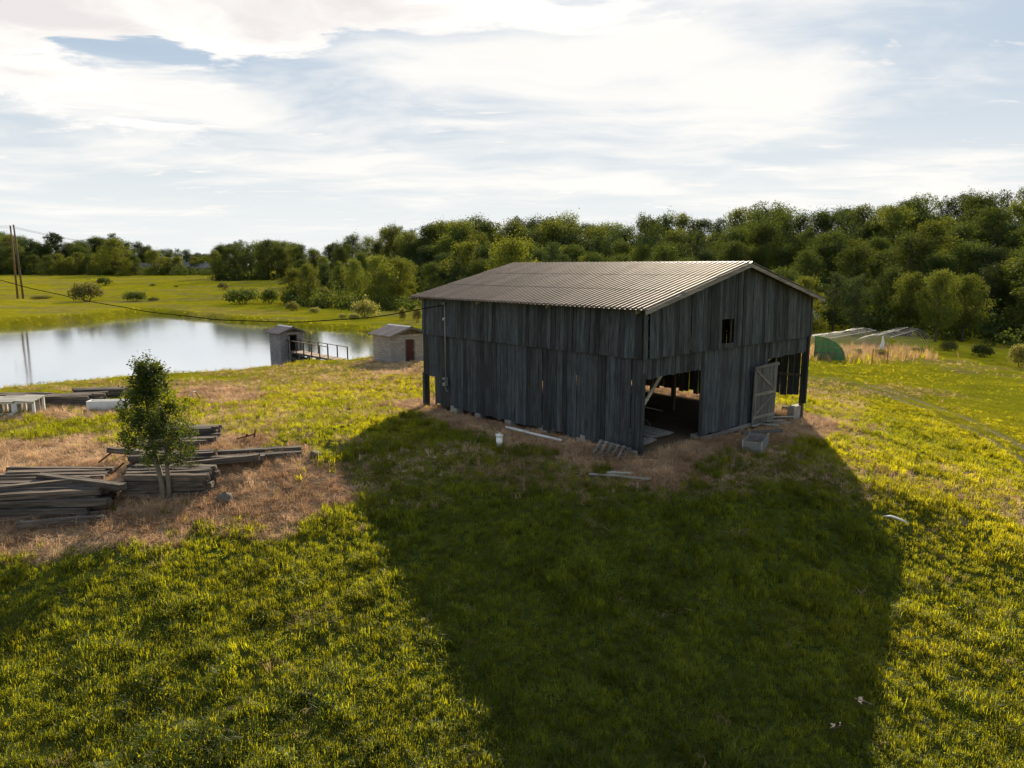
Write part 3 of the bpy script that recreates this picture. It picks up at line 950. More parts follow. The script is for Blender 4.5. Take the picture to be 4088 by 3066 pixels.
def lay_roof(parent, part, y0, y1, xe, ze, xr, zr, courses, width, pitch, h, mat_, variants=3):
    """both slopes of a gable roof in parent's local frame: eave at xe and mirrored about xr, ridge xr/zr, along local y"""
    slopelen = math.hypot(xr - xe, zr - ze)
    lap = .1
    cl_ = (slopelen + lap * (courses - 1)) / courses
    n_ = max(1, int(round((y1 - y0) / width)))
    wd = (y1 - y0) / n_
    meshes = [sheet_mesh('roof_sheet', wd, cl_, pitch, h, mat_, .02) for _ in range(variants)]
    al = math.atan2(zr - ze, xr - xe)
    ca, sa = math.cos(al), math.sin(al)
    for side in (0, 1):
        if side == 0: X, Y, Z = Vector((0, -1, 0)), Vector((ca, 0, sa)), Vector((-sa, 0, ca))
        else: X, Y, Z = Vector((0, 1, 0)), Vector((-ca, 0, sa)), Vector((sa, 0, ca))
        sl = link('roof_slope', None, parent)
        base = MB()
        for c_ in range(courses):
            for k in range(n_):
                s0 = c_ * (cl_ - lap) + rb.uniform(-.015, .015)
                bx = xe if side == 0 else 2 * xr - xe
                by = y1 - k * wd if side == 0 else y0 + k * wd
                o3 = Vector((bx, by, ze)) + Y * s0 + Z * (.012 + .013 * c_ + .003 * (k % 2) + rb.uniform(0, .004))
                o = bpy.data.objects.new('roof_sheet', meshes[rb.randrange(variants)])
                COL.objects.link(o)
                o.parent = sl
                tl = rb.uniform(-.0025, .0025)
                mt = Matrix((X, (Y + Z * tl).normalized(), Z)).transposed().to_4x4()
                mt.translation = o3
                o.matrix_local = mt
    cap = MB()
    yy = [y0 - .02, y0 + (y1 - y0) * .33, y0 + (y1 - y0) * .66, y1 + .02]
    dz_ = [.055, .05, .045, .055]
    vs, fs = [], []
    for y, q in zip(yy, dz_):
        vs += [(xr - .2 * ca, y, zr - .2 * sa + q), (xr, y, zr + q + .012), (xr + .2 * ca, y, zr - .2 * sa + q)]
    for i in range(3):
        fs += [(3 * i, 3 * i + 1, 3 * i + 4, 3 * i + 3), (3 * i + 1, 3 * i + 2, 3 * i + 5, 3 * i + 4)]
    cap.add(vs, fs).build('ridge_cap', M['galv'], parent)


lay_roof(barn, 'roof', -OG, BL + OG, -OE, ZE, BW / 2, ZR, 3, .72, .24, .06, M['roof'], 6)
for b_ in (-OG + .03, BL + OG - .03):
    for sgn in (0, 1):
        x0 = -OE + .03 if sgn == 0 else BW + OE - .03
        MB().bar((x0, 0, ZE - .085), (BW / 2, 0, ZR - .085), .03, .15).build('rake_board', M['beam_x'], barn).location = (0, b_, 0)
for k in range(9):                              # purlin ends carry the overhang
    for sgn in (0, 1):
        a_ = -OE + .12 + k * .84
        a2 = a_ if sgn == 0 else BW - a_
        MB().bar((0, -OG + .05, 0), (0, BL + OG - .05, 0), .09, .045).build('purlin', M['plank_in'], barn).location = (a2, 0, ZE + SL * (a_ + OE) - .03)

# the half-open door leaf
door = MB()
for z, w0, w1 in ((.30, .04, 1.5), (1.32, .04, 1.5), (2.5, .0, 1.62)):
    door.bar((w0, -.035, z), (w1, -.035, z + (.05 if z > 2 else 0)), .03, .12)
door.bar((.1, -.036, .38), (1.45, -.036, 1.26), .025, .11)
door.bar((1.45, -.036, 1.38), (.1, -.036, 2.42), .025, .11)
dl = door.build('door', M['beam_x'], barn)
dl['label'] = 'pale board door leaf hanging crooked and ajar'
dl.location = (7.58, -.16, -.08)
dl.rotation_euler = (R(2.5), R(-2.0), R(-9))
for k in range(6):
    mb = MB()
    w_ = .25
    mb.box(0, w_ - .012, 0, .024, rb.uniform(-.03, .05), 2.58 + rb.uniform(-.02, .03) + k * .012)
    b_ = mb.build('board', M['grey_pl'] if 'grey_pl' in M else wood_mat('door_board', (.07, .07, .072), (.19, .187, .185)), dl)
    M['grey_pl'] = b_.data.materials[0]
    b_.location = (k * .255 + .02, -.02, 0)
    b_.rotation_euler = (0, rb.uniform(-.006, .006), 0)

# meter box, conduit and service drop on the side wall
mb = MB().tube([(-.12, 11.56, 4.95), (-.12, 11.56, 1.45)], .028, 8)
mb.tube([(-.12, 11.56, 4.95), (-.14, 11.56, 5.05), (-.2, 11.58, 5.02), (-.22, 11.6, 4.92)], .035, 8)
mb.build('conduit', M['meter'], barn, True)
mb = MB().box(-.25, -.06, 11.46, 11.66, 1.06, 1.45)
me_ = mb.build('meter_box', M['meter'], barn)
MB().tube([(-.31, 11.56, 1.30), (-.24, 11.56, 1.30)], .075, 12).build('meter_dial', M['glass_dark'], me_)
MB().tube([(-.15, 11.56, 1.06), (-.16, 11.52, .9), (-.2, 11.4, .82), (-.24, 11.25, .84)], .022, 6).build('conduit', M['meter'], me_, True)
MB().tube([(-.1, 11.62, 4.3), (-.16, 11.64, 4.3), (-.17, 11.64, 4.2)], .03, 8).build('insulator', M['pvc'], barn)

# the sagging power cable, from the barn to a pole outside the picture on the left
cz = np.interp
tt = np.linspace(0, 1.45, 46)
kt = np.array([0, .074, .245, .6, .83, 1.0, 1.45]); kz = np.array([4.93, 4.47, 3.95, 4.20, 5.10, 5.95, 8.9])
cf = np.polyfit(kt, kz, 4)
x0_, y0_ = barn_xy(-.2, 11.6)
pts = []
for q in tt:
    pts.append((x0_ + (-32.6 - x0_) * q, y0_ + (45 - y0_) * q, float(np.polyval(cf, q)) + .02 * math.sin(q * 40)))
tag(MB().tube(pts, .025, 6).build('power_cable', M['cable'], None, True), 'black twisted power cable sagging from the barn across the pond', 'cable')
px_, py_ = pts[-1][0], pts[-1][1]
mb = thing('utility_pole', 'wooden pole that ends the cable, left of the pond', 'pole', (px_, py_, gz(px_, py_)))
MB().tube([(0, 0, -.3), (0, 0, 9.9)], [.16, .11], 10).build('shaft', M['pole'], mb, True)

# ------------------------------------------------------------------ things lying round the barn
def board_thing(name, label, p, yaw, L_, w_, th, mat_, tilt=0.0, cat='board', group=None, roll=0.0, dz=.0):
    mb = MB()
    k = 4
    vs = []
    for i in range(k + 1):
        x = -L_ / 2 + L_ * i / k
        wob, zb = rb.uniform(-.01, .01), rb.uniform(-.008, .008)
        vs += [(x, -w_ / 2 + wob, zb), (x, w_ / 2 + wob, zb), (x, w_ / 2 + wob, th + zb), (x, -w_ / 2 + wob, th + zb)]
    fs = [(0, 1, 2, 3), (4 * k + 3, 4 * k + 2, 4 * k + 1, 4 * k)]
    for i in range(k):
        o = 4 * i
        for q in range(4):
            fs.append((o + q, o + 4 + q, o + 4 + (q + 1) % 4, o + (q + 1) % 4))
    mb.add(vs, fs)
    o = mb.build(name, mat_)
    o.location = (p[0], p[1], p[2] + dz)
    o.rotation_euler = (roll, tilt, yaw)
    return tag(o, label, cat, group)


def Z3(x, y): return at(1600 + x * .5726, 1000 + y * .5726)
def Z4(x, y): return at(2450 + x * .5726, 1000 + y * .5726)


pa, pb = Z3(735, 1253), Z3(1118, 1350)
mb = MB().tube([(pa[0], pa[1], pa[2] + .14), ((pa[0] + pb[0]) / 2, (pa[1] + pb[1]) / 2, (pa[2] + pb[2]) / 2 + .12), (pb[0], pb[1], pb[2] + .13)], .06, 10)
tag(mb.build('plastic_pipe', M['pvc'], None, True), 'long white plastic pipe lying along the foot of the barn wall', 'pipe')
p = Z3(688, 1372)
o = thing('well_cap', 'short white standpipe with a cap in the shaded grass', 'standpipe', p)
MB().tube([(0, 0, -.1), (0, 0, .42)], .13, 14).build('pipe', M['pvc'], o, True)
MB().tube([(0, 0, .42), (0, 0, .5)], .155, 14).build('cap', M['pvc'], o, True)
MB().tube([(0, 0, .5), (0, 0, .56)], .04, 8).build('plug', M['pvc'], o, True)
p = Z3(1470, 1432)
pal = thing('pallet', 'broken slatted pallet propped against the barn corner', 'pallet', (p[0], p[1], p[2] + .12), PHI + R(-70))
for k in range(3): MB().bar((-.65, (k - 1) * .32, 0), (.65, (k - 1) * .32, 0), .045, .09).build('runner', M['beam_x'], pal)
for k in range(6): MB().bar((-.6 + k * .24, -.36, .06), (-.6 + k * .24, .36, .06 + rb.uniform(0, .02)), .1, .018).build('slat', M['beam_x'], pal)
pal.rotation_euler = (R(38), R(6), PHI + R(-78))
p = Z3(1530, 1480)
mb = MB()
for k in range(9): mb.tube([(-1.3, -.4 + k * .1, .3 + .02 * k), (0, -.4 + k * .1, .27 + .02 * k), (1.3, -.4 + k * .1, .3 + .02 * k)], .005, 4)
for k in range(14): mb.tube([(-1.3 + k * .2, -.4, .3), (-1.3 + k * .2, .4, .46)], .005, 4)
o = mb.build('wire_panel', M['cable'])
o.location = p; o.rotation_euler = (0, 0, R(-8))
tag(o, 'bent grey wire mesh panel in the straw below the barn corner', 'wire panel')
p = Z3(1530, 1588)
for k, (dx_, dy_, L_, yw) in enumerate(((-.5, .1, 1.1, -12), (.25, -.1, 1.5, -18), (.0, .25, .9, -8))):
    q = (p[0] + dx_, p[1] + dy_, gz(p[0] + dx_, p[1] + dy_) + .05)
    board_thing('pale_board', ['short pale board on the straw below the barn corner, left one', 'longest pale board on the straw below the barn corner', 'pale board behind the longest one on the straw below the barn corner'][k], q, R(yw), L_, .2, .03, M['grey_board'], group='pale boards on the straw')
p = Z4(985, 1385)
tub = thing('metal_crate', 'low ribbed metal crate in the shade before the gable', 'crate', (p[0], p[1], p[2]), PHI + R(20))
mb = MB()
for k in range(6):
    z = .04 + k * .075
    for (a_, b_) in (((-.75, -.35), (.75, -.35)), ((.75, -.35), (.75, .35)), ((.75, .35), (-.75, .35)), ((-.75, .35), (-.75, -.35))):
        mb.bar((*a_, z), (*b_, z), .03, .055)
mb.build('ribbed_side', M['meter'], tub)
for sx in (-.75, .75):
    for sy in (-.35, .35): MB().bar((sx, sy, 0), (sx, sy, .5), .045, .045, (1, 0, 0)).build('corner_post', M['galv'], tub)
p = Z4(1035, 1290)
board_thing('fallen_beam', 'long rough beam fallen in front of the crooked door', (p[0], p[1], p[2] + .1), PHI + R(-28), 1.9, .14, .12, M['beam_x'], cat='beam')
for k, (zx, zy, yw, L_) in enumerate(((1080, 1200, -30, 1.5), (1130, 1225, -45, 1.3), (1060, 1240, -60, 1.1), (1180, 1190, -20, 1.6), (1010, 1250, 5, 1.2))):  # pale boards stand in for light streaks falling through the wall gaps
    p = Z4(zx, zy)
    board_thing('light_streak_board', 'grey board standing in for a light streak inside the right doorway', (p[0], p[1], p[2] + .06 + .05 * k), PHI + R(yw), L_, .16, .028, M['grey_board'], tilt=R(rb.uniform(-6, 6)), group='boards standing in for light streaks in the right doorway')
p = Z4(1190, 1122)
mb = MB()
st = []
for k in range(3):
    st.append([(math.cos(i * math.pi / 4) * (.22 - .05 * k) * rb.uniform(.85, 1.1), math.sin(i * math.pi / 4) * (.18 - .04 * k) * rb.uniform(.85, 1.1), k * .13) for i in range(8)])
mb.add([q for r_ in st for q in r_], [(i + 8 * l, (i + 1) % 8 + 8 * l, (i + 1) % 8 + 8 * (l + 1), i + 8 * (l + 1)) for l in range(2) for i in range(8)] + [tuple(range(16, 24))])
o = mb.build('stone', M['stone'])
o.location = p
tag(o, 'dark lump of stone by the right doorway', 'stone')
p = Z4(540, 1412)
board_thing('short_stick', 'thin pale stick on the straw before the left doorway', (p[0], p[1], p[2] + .06), R(8), .9, .05, .03, M['grey_board'], cat='stick')
# slatted racks and a heap of sticks just inside the left doorway
for k, (a_, b_, yw) in enumerate(((1.0, 1.2, 4), (2.5, 1.5, -6))):
    x_, y_ = barn_xy(a_, b_)
    z_ = gz(x_, y_)
    rk = thing('slatted_rack', ['slatted floor rack nearest the barn corner inside the left doorway', 'slatted floor rack behind the diagonal brace in the left doorway'][k], 'rack', (x_, y_, z_ + .05), PHI + R(yw))
    for q in range(3): MB().bar((-.65, -.6 + q * .6, .06), (.65, -.6 + q * .6, .06), .05, .1).build('bearer', M['beam_x'], rk)
    for q in range(9): MB().bar((-.62 + q * .155, -.75, .13), (-.62 + q * .155, .75, .13 + rb.uniform(0, .02)), .09, .022).build('slat', M['grey_board'], rk)
for k in range(22):
    x_, y_ = barn_xy(2.4 + rb.uniform(-1.5, 2.0), 3.4 + rb.uniform(-.8, 1.4))
    board_thing('tobacco_stick', 'rough stick in the heap at the back of the left doorway', (x_, y_, gz(x_, y_) + .1 + .042 * k), PHI + R(rb.uniform(-50, 50)), 1.5, .06, .05, M['beam_x'], tilt=R(rb.uniform(-14, 14)), cat='stick', group='stick heap inside the barn')

# ------------------------------------------------------------------ block-built pump houses
BLK = [MB().box(-.19, .19, -.05, .05, 0, .182).mesh('block', M['block']) for _ in range(1)]
HALF = [MB().box(-.092, .092, -.05, .05, 0, .182).mesh('block', M['block'])]


def block_house(label, corner, W_, L_, z0, wall_h, rise, door, doormat, oh=.28):
    """corner = near corner (meets the gable and the left wall); local x along the gable, y back along the side"""
    h = thing('pump_house', label, 'shed', (corner[0], corner[1], z0), PHI)
    core = MB()
    T = .1
    d0, d1, dh = door
    core.box(T, W_ - T, L_ - T - .06, L_ - T, 0, wall_h)
    core.box(T, T + .06, T, L_ - T, 0, wall_h)
    core.box(W_ - T - .06, W_ - T, T, L_ - T, 0, wall_h)
    core.box(T, d0, T, T + .06, 0, wall_h)
    core.box(d1, W_ - T, T, T + .06, 0, wall_h)
    core.box(d0, d1, T, T + .06, dh, wall_h)
    wl = core.build('wall', M['mortar'], h)
    rows = int(wall_h / .2)
    for side in range(4):
        ln = W_ if side in (0, 2) else L_
        for r_ in range(rows):
            s = 0.0 if r_ % 2 == 0 else -.2
            while s < ln - .02:
                e = s + .4
                c0, c1 = max(s, 0), min(e, ln)
                if c1 - c0 > .12:
                    m_ = (c0 + c1) / 2
                    segs = [(c0, c1)]
                    if side == 0 and r_ * .2 < dh - .05:
                        segs = [q for q in ((c0, min(c1, d0)), (max(c0, d1), c1)) if q[1] - q[0] > .05]
                    for q0, q1 in segs:
                        m_, bl_ = (q0 + q1) / 2, q1 - q0
                        half = False
                        loc = [(m_, .05, 0), (.05, m_, R(90)), (m_, L_ - .05, 0), (W_ - .05, m_, R(90))][side]
                        o = bpy.data.objects.new('block', HALF[0] if half else BLK[0])
                        COL.objects.link(o)
                        o.parent = wl
                        jn = .004 * ((r_ * 7 + int(s * 10)) % 3 - 1)
                        o.location = (loc[0] + (jn if side in (1, 3) else 0), loc[1] + (jn if side in (0, 2) else 0), r_ * .2 + .012)
                        o.rotation_euler = (0, 0, loc[2])
                        o.scale = ((bl_ - .02) / .38, 1, 1)
                s = e
    # gable boards above the blocks
    for yy in (.05, L_ - .05):
        gb = link('gable', None, h)
        n_ = int(W_ / .28)
        for k in range(n_):
            x0, x1 = W_ * k / n_ + .005, W_ * (k + 1) / n_ - .005
            zt = lambda x: wall_h + rise * (1 - abs(x - W_ / 2) / (W_ / 2)) + .0
            mb = MB()
            pr = [(x0, wall_h - .1), (x1, wall_h - .1), (x1, zt(x1))] + ([(W_ / 2, zt(W_ / 2))] if x0 < W_ / 2 < x1 else []) + [(x0, zt(x0))]
            m_ = len(pr)
            mb.add([(x - x0, -.015, z) for x, z in pr] + [(x - x0, .015, z) for x, z in pr], [tuple(range(m_)), tuple(range(2 * m_ - 1, m_ - 1, -1))] + [(i, i + m_, (i + 1) % m_ + m_, (i + 1) % m_) for i in range(m_)])
            mb.build('gable_board', M['plank_in'], gb).location = (x0, yy, 0)
    sl = rise / (W_ / 2)
    lay_roof(h, 'roof', -.3, L_ + .3, -oh, wall_h - sl * oh + .04, W_ / 2, wall_h + rise + .04, 1, .66, .165, .03, M['roof_small'], 2)
    for yy in (-.28, L_ + .28):
        for x0 in (-oh + .02, W_ + oh - .02):
            MB().bar((x0, yy, wall_h - sl * oh - .05), (W_ / 2, yy, wall_h + rise - .04), .03, .1).build('rake_board', M['beam_x'], h)
    fr = MB()
    fr.bar((d0 + .03, .06, 0), (d0 + .03, .06, dh), .06, .12, (1, 0, 0)).bar((d1 - .03, .06, 0), (d1 - .03, .06, dh), .06, .12, (1, 0, 0)).bar((d0, .06, dh - .03), (d1, .06, dh - .03), .12, .06)
    fr.build('door_frame', M['plank_in'] if doormat is None else M['beam_x'], h)
    return h


hx, hy = on_plane(1122, 1419, WATER)
ph1 = block_house('grey block pump house standing in the pond at the end of the footbridge', (hx, hy), 2.26, 2.3, WATER - .4, 2.2 + .2, .46, (.72, 1.62, 2.2), None)
dr1 = MB()
dr1.bar((0, 0, 1.25), (0, -.62, 1.25), .03, 1.75)
o = dr1.build('door', M['grey_board'], ph1)
o.location = (.72, .0, 0)
o.rotation_euler = (0, 0, R(-12))
# deck level inside
MB().box(.15, 2.1, .15, 2.15, .55, .62).build('floor', M['deck'], ph1)
sx, sy, sz = at(1563, 1450)
ph2 = block_house('grey block shed with a dark red door beside the barn', (sx, sy), 3.4, 2.6, sz - .12, 2.2, .55, (1.28, 2.16, 1.85), 1)
o = MB().box(0, .80, 0, .04, .06, 1.78).build('door', M['red_door'], ph2)
o.location = (1.32, .045, 0)
MB().tube([(.70, -.06, .92), (.70, -.06, 1.05)], .015, 6).build('handle', M['galv'], o)

# footbridge from the shore to the pump house
fb = thing('footbridge', 'narrow wooden footbridge with handrails out to the pump house', 'footbridge', (hx, hy, 0), PHI)
DZ = WATER + .27
n_pl, LB = 34, 8.6
bxc = 1.17
deck_z = lambda q: DZ + .04 + .05 * q / LB
pm_ = MB().box(-.55, .55, 0, .235, 0, .04).mesh('deck_plank', M['deck'])
for k in range(n_pl):
    o = bpy.data.objects.new('deck_plank', pm_)
    COL.objects.link(o); o.parent = fb
    o.location = (bxc + rb.uniform(-.02, .02), -.1 - (k + 1) * LB / n_pl, deck_z(k * LB / n_pl))
    o.rotation_euler = (0, 0, rb.uniform(-.01, .01))
for sgn in (-.42, .42):
    MB().bar((bxc + sgn, -.1, deck_z(0) - .08), (bxc + sgn, -LB - .1, deck_z(LB) - .08), .06, .14).build('joist', M['beam_x'], fb)
for k in range(4):
    for sgn in (-.46, .46):
        yy = -.6 - k * 1.6
        MB().bar((bxc + sgn, yy, WATER - .9), (bxc + sgn, yy, deck_z(-yy) - .1), .12, .12, (1, 0, 0)).build('pile', M['beam_x'], fb)
for sgn, e in ((-.57, LB - .9), (.57, LB + .25)):
    n_ = 6
    for k in range(n_):
        yy = -.35 - (e - .4) * k / (n_ - 1)
        MB().bar((bxc + sgn, yy, deck_z(-yy) - .22), (bxc + sgn, yy, deck_z(-yy) + .98), .08, .08, (1, 0, 0)).build('rail_post', M['pole'], fb)
    MB().bar((bxc + sgn, -.05, deck_z(0) + 1.02), (bxc + sgn, -e - .05, deck_z(e) + 1.0), .09, .05).build('handrail', M['pole'], fb)

# ------------------------------------------------------------------ hoop houses by the wood
def hoop_house(label, p, yaw, W_, H_, L_, n_, panel=None, film=False):
    h = thing('hoop_house', label, 'hoop house', p, yaw)
    def arc(y, a0=0, a1=math.pi, m_=14, r=1.0):
        return [(-math.cos(a0 + (a1 - a0) * i / m_) * W_ / 2 * r, y, math.sin(a0 + (a1 - a0) * i / m_) ** .85 * H_ * r) for i in range(m_ + 1)]
    base = gz(p[0], p[1])
    for k in range(n_):
        y = L_ * k / (n_ - 1)
        wx, wy = p[0] - y * math.sin(yaw), p[1] + y * math.cos(yaw)
        dz = gz(wx, wy) - base
        o = MB().tube(arc(0), .015, 5).build('hoop', M['galv'], h, True)
        o.location = (0, y, dz)
    e = gz(p[0] - L_ * math.sin(yaw), p[1] + L_ * math.cos(yaw)) - base
    for fr in (.5, .3, .7):
        q = arc(0)[int(14 * fr)]
        MB().tube([(q[0], 0, q[2]), (q[0], L_, q[2] + e)], .022, 5).build('purlin', M['galv'], h)
    if panel:
        a = arc(0, math.pi * .5, math.pi, 12, .97) + [(0, 0, 0)]
        f = MB()
        n0 = len(a)
        f.add([(x, -.02, z) for x, y, z in a] + [(x, .0, z) for x, y, z in a], [tuple(range(n0)), tuple(range(2 * n0 - 1, n0 - 1, -1))])
        pn = f.build('end_panel', M['green_panel'], h)
        g_ = MB()
        for x in np.linspace(0, W_ / 2 * .86, 5):
            g_.bar((x, -.05, 0), (x, -.05, H_ * math.sqrt(max(0, 1 - (2 * x / W_) ** 2)) ** .85), .06, .05, (1, 0, 0))
        for z in (.6, 1.2, 1.8):
            hw = W_ / 2 * math.sqrt(max(0, 1 - (z / H_) ** 2)) * .98
            g_.bar((0, -.06, z), (hw, -.06, z), .05, .07)
        g_.build('end_frame', M['beam_x'], pn)
    if film:
        a = arc(0, .35, math.pi - .35, 14, 1.01)
        n0 = len(a)
        f = MB().add([(x, 0, z) for x, y, z in a] + [(x, L_, z + e) for x, y, z in a], [(i, i + 1, i + 1 + n0, i + n0) for i in range(n0 - 1)])
        f.build('film', M['plastic_film'], h, True)
        mb = MB().add([(x, .05, z) for x, y, z in a], [tuple(range(n0))])
        mb.build('end_film', M['plastic_film'], h)
    return h


def yaw_of(p, q): return math.atan2(-(q[0] - p[0]), q[1] - p[1])


p = at(3250, 1431)
hoop_house('bare hoop house frame with a green panelled end wall beside the barn', p, R(-42), 5.8, 2.2, 15, 22, panel=True)
p = at(3500, 1412)
hoop_house('bare hoop house frame standing in weeds at the wood edge', p, R(-42), 5.2, 1.9, 12, 14)
p = at(3200, 1372)
hoop_house('pale film covered tunnel half hidden behind the barn', (p[0], p[1] + 9, gz(p[0], p[1] + 9)), R(-42), 6.0, 2.8, 9, 8, film=True)
for k, (px, py, h_, lb) in enumerate(((3478, 1458, 1.5, 'left rusty stake in the weeds before the hoop houses'), (3540, 1452, 1.6, 'right rusty stake in the weeds before the hoop houses'))):
    p = at(px, py)
    s_ = MB().tube([(0, 0, -.2), (.04, 0, h_ * .5), (.1 - .12 * k, 0, h_)], [.035, .03, .028], 6)
    s_.tube([(.02, 0, h_ * .8), (.16, 0, h_ * .8)], .014, 5)
    o = s_.build('stake', M['rust']); o.location = p
    tag(o, lb, 'stake', 'rusty stakes')
p = at(3512, 1420)
mb = MB().tube([(0, 0, 0), (.1, 0, .8), (.3, .1, 1.35), (.2, .1, 1.9)], [.16, .2, .14, .05], 8)
o = mb.build('film_rag', M['white'], None, True); o.location = p
tag(o, 'torn white film rag hanging at the hoop house end', 'rag')

# ------------------------------------------------------------------ poles and wires across the far field
def pole_thing(label, p, H_, lean, r0=.19, arm=None, group=None):
    o = thing('utility_pole', label, 'utility pole', p, 0, group)
    MB().tube([(0, 0, -.4), (lean[0] * .5, lean[1] * .5, H_ * .5), (lean[0], lean[1], H_)], [r0, r0 * .85, r0 * .68], 10).build('shaft', M['pole'], o, True)
    if arm:
        MB().bar((lean[0] - arm, lean[1], H_ - 1.0), (lean[0] + arm, lean[1], H_ - 1.0), .12, .14).build('crossarm', M['pole'], o)
        for s in (-arm * .85, 0, arm * .85):
            MB().tube([(lean[0] + s, lean[1], H_ - .93), (lean[0] + s, lean[1], H_ - .75)], .05, 6).build('insulator', M['glass_dark'], o)
    return o


def top_of(p, px, py):
    d = ray(px, py)
    t = p[1] / d[1]
    return Vector((d[0] * t, p[1], CAM_H + d[2] * t))


pA, pB = at(71, 1193), at(83, 1195)
pB = (pB[0], pA[1] - .3, gz(pB[0], pA[1] - .3))
tA, tB = top_of(pA, 41, 900), top_of(pB, 54, 897)
oA = pole_thing('left pole of the leaning pair beyond the pond', pA, tA.z - pA[2], (tA.x - pA[0], 0), .2, None, 'paired poles')
pole_thing('right pole of the leaning pair beyond the pond', pB, tB.z - pB[2], (tB.x - pB[0], 0), .2, None, 'paired poles')
zc = (tA.z - pA[2]) * .77
MB().bar((-1.9, -.25, zc), (1.1, -.25, zc + .12), .12, .2).build('cross_brace', M['pole'], oA)
MB().tube([(-1.75, -.25, zc), (-1.75, -.25, zc - 1.2)], .05, 6).build('insulator', M['glass_dark'], oA)
pF = at(875, 1120)
pF = (pF[0], 235.0, gz(pF[0] / pF[1] * 235.0, 235.0))
pF = ((875 - 2044) / FPX * 235 * 1.0, 235.0, gz((875 - 2044) / FPX * 235, 235.0))
tF = top_of(pF, 875, 1008)
pole_thing('slim far pole before the dark wood beyond the pasture', pF, tF.z - pF[2], (0, 0), .17, 1.1)
for k in range(2):
    a_, b_ = tA + Vector((.3 * k, 0, -.1 - .35 * k)), tF + Vector((-.9 + 1.6 * k, 0, -.7))
    pts = [a_.lerp(b_, i / 20) - Vector((0, 0, 1.6 * (1 - (2 * i / 20 - 1) ** 2))) for i in range(21)]
    tag(MB().tube(pts, .025, 4).build('power_line', M['cable'], None, True), ['upper thin wire from the paired poles to the far pole', 'lower thin wire from the paired poles to the far pole'][k], 'wire', 'wires over the pasture')
    a2 = tA + Vector((.3 * k, 0, -.1 - .35 * k))
    b2 = a2 + Vector((-40, -30, 1.0))
    pts = [a2.lerp(b2, i / 10) - Vector((0, 0, .8 * (1 - (2 * i / 10 - 1) ** 2))) for i in range(11)]
    tag(MB().tube(pts, .025, 4).build('power_line', M['cable'], None, True), ['upper thin wire leaving the paired poles to the left', 'lower thin wire leaving the paired poles to the left'][k], 'wire', 'wires over the pasture')

# ------------------------------------------------------------------ houses among the far trees
def far_house(label, x, y, W_, L_, H_, yaw, wallm):
    z = gz(x, y)
    h = thing('house', label, 'house', (x, y, z), yaw)
    rs_ = 1.6
    mb = MB().box(-W_ / 2, W_ / 2, -L_ / 2, L_ / 2, -.3, H_)
    mb.add([(-W_ / 2, -L_ / 2, H_), (-W_ / 2, L_ / 2, H_), (-W_ / 2, 0, H_ + rs_), (W_ / 2, -L_ / 2, H_), (W_ / 2, L_ / 2, H_), (W_ / 2, 0, H_ + rs_)], [(0, 1, 2), (3, 5, 4)])
    mb.build('wall', wallm, h)
    rf = MB()
    e = .4
    rf.add([(-W_ / 2 - e, -L_ / 2 - e, H_ - .3), (W_ / 2 + e, -L_ / 2 - e, H_ - .3), (W_ / 2 + e, 0, H_ + rs_ + .08), (-W_ / 2 - e, 0, H_ + rs_ + .08), (-W_ / 2 - e, L_ / 2 + e, H_ - .3), (W_ / 2 + e, L_ / 2 + e, H_ - .3)], [(0, 1, 2, 3), (3, 2, 5, 4)])
    r_ = rf.build('roof', M['house_roof'], h)
    MB().box(1.0, 1.6, -.3, .3, H_ + 1.0, H_ + rs_ + .7).build('chimney', M['concrete'], r_)
    for k in (-.32, .0, .32):
        if k == 0:
            d_ = MB().box(-.5, .5, -L_ / 2 - .06, -L_ / 2 - .01, 0, 2.1).build('door', M['red_door'], h)
        else:
            wn = MB().box(k * W_ - .55, k * W_ + .55, -L_ / 2 - .06, -L_ / 2 - .01, .9, 2.1).build('window', M['white'], h)
            MB().box(k * W_ - .45, k * W_ + .45, -L_ / 2 - .09, -L_ / 2 - .065, 1.0, 2.0).build('pane', M['glass_dark'], wn)
    return h


def col_xy(px2212, dist):
    return (px2212 * 1.848 - 2044) / FPX * dist, dist


far_house('small white house half hidden by the far trees', *col_xy(330, 272), 9, 6, 2.6, R(10), M['house_white'])
far_house('pale house seen through the gap in the far trees', *col_xy(402, 272), 8, 6, 2.8, R(-20), M['house_white'])
far_house('grey low house under the dark trees beyond the pasture', *col_xy(447, 272), 9, 7, 2.5, R(-5), M['mortar'])

# ------------------------------------------------------------------ railway-tie piles
TIE_M = []
for k in range(6):
    mb = MB()
    vs, nseg = [], 7
    L_, w_, h_ = 2.62, .235, .185
    for i in range(nseg + 1):
        x = -L_ / 2 + L_ * i / nseg
        for (y, z) in ((-w_ / 2, 0), (w_ / 2, 0), (w_ / 2, h_), (0, h_ + rb.uniform(-.018, .006)), (-w_ / 2, h_)):
            vs.append((x + (rb.uniform(-.04, .04) if i in (0, nseg) else 0), y + rb.uniform(-.012, .012), z + rb.uniform(-.013, .01)))
    fs = [(0, 1, 2, 3, 4)[::-1], tuple(nseg * 5 + q for q in range(5))]
    for i in range(nseg):
        for q in range(5):
            fs.append((i * 5 + q, i * 5 + (q + 1) % 5, (i + 1) * 5 + (q + 1) % 5, (i + 1) * 5 + q))
    TIE_M.append(mb.add(vs, fs).mesh('railway_tie', M['tie']))
ORD = ['front', 'second', 'third', 'fourth', 'fifth', 'sixth', 'seventh', 'eighth']
LAY = ['bottom', 'second', 'third', 'fourth', 'top']


def tie(p, yaw, label, group, ls=1.0, tilt=0.0, roll=0.0):
    o = link('railway_tie', rb.choice(TIE_M), None, p, (roll, tilt, yaw), (ls, 1, 1))
    return tag(o, label, 'railway tie', group)


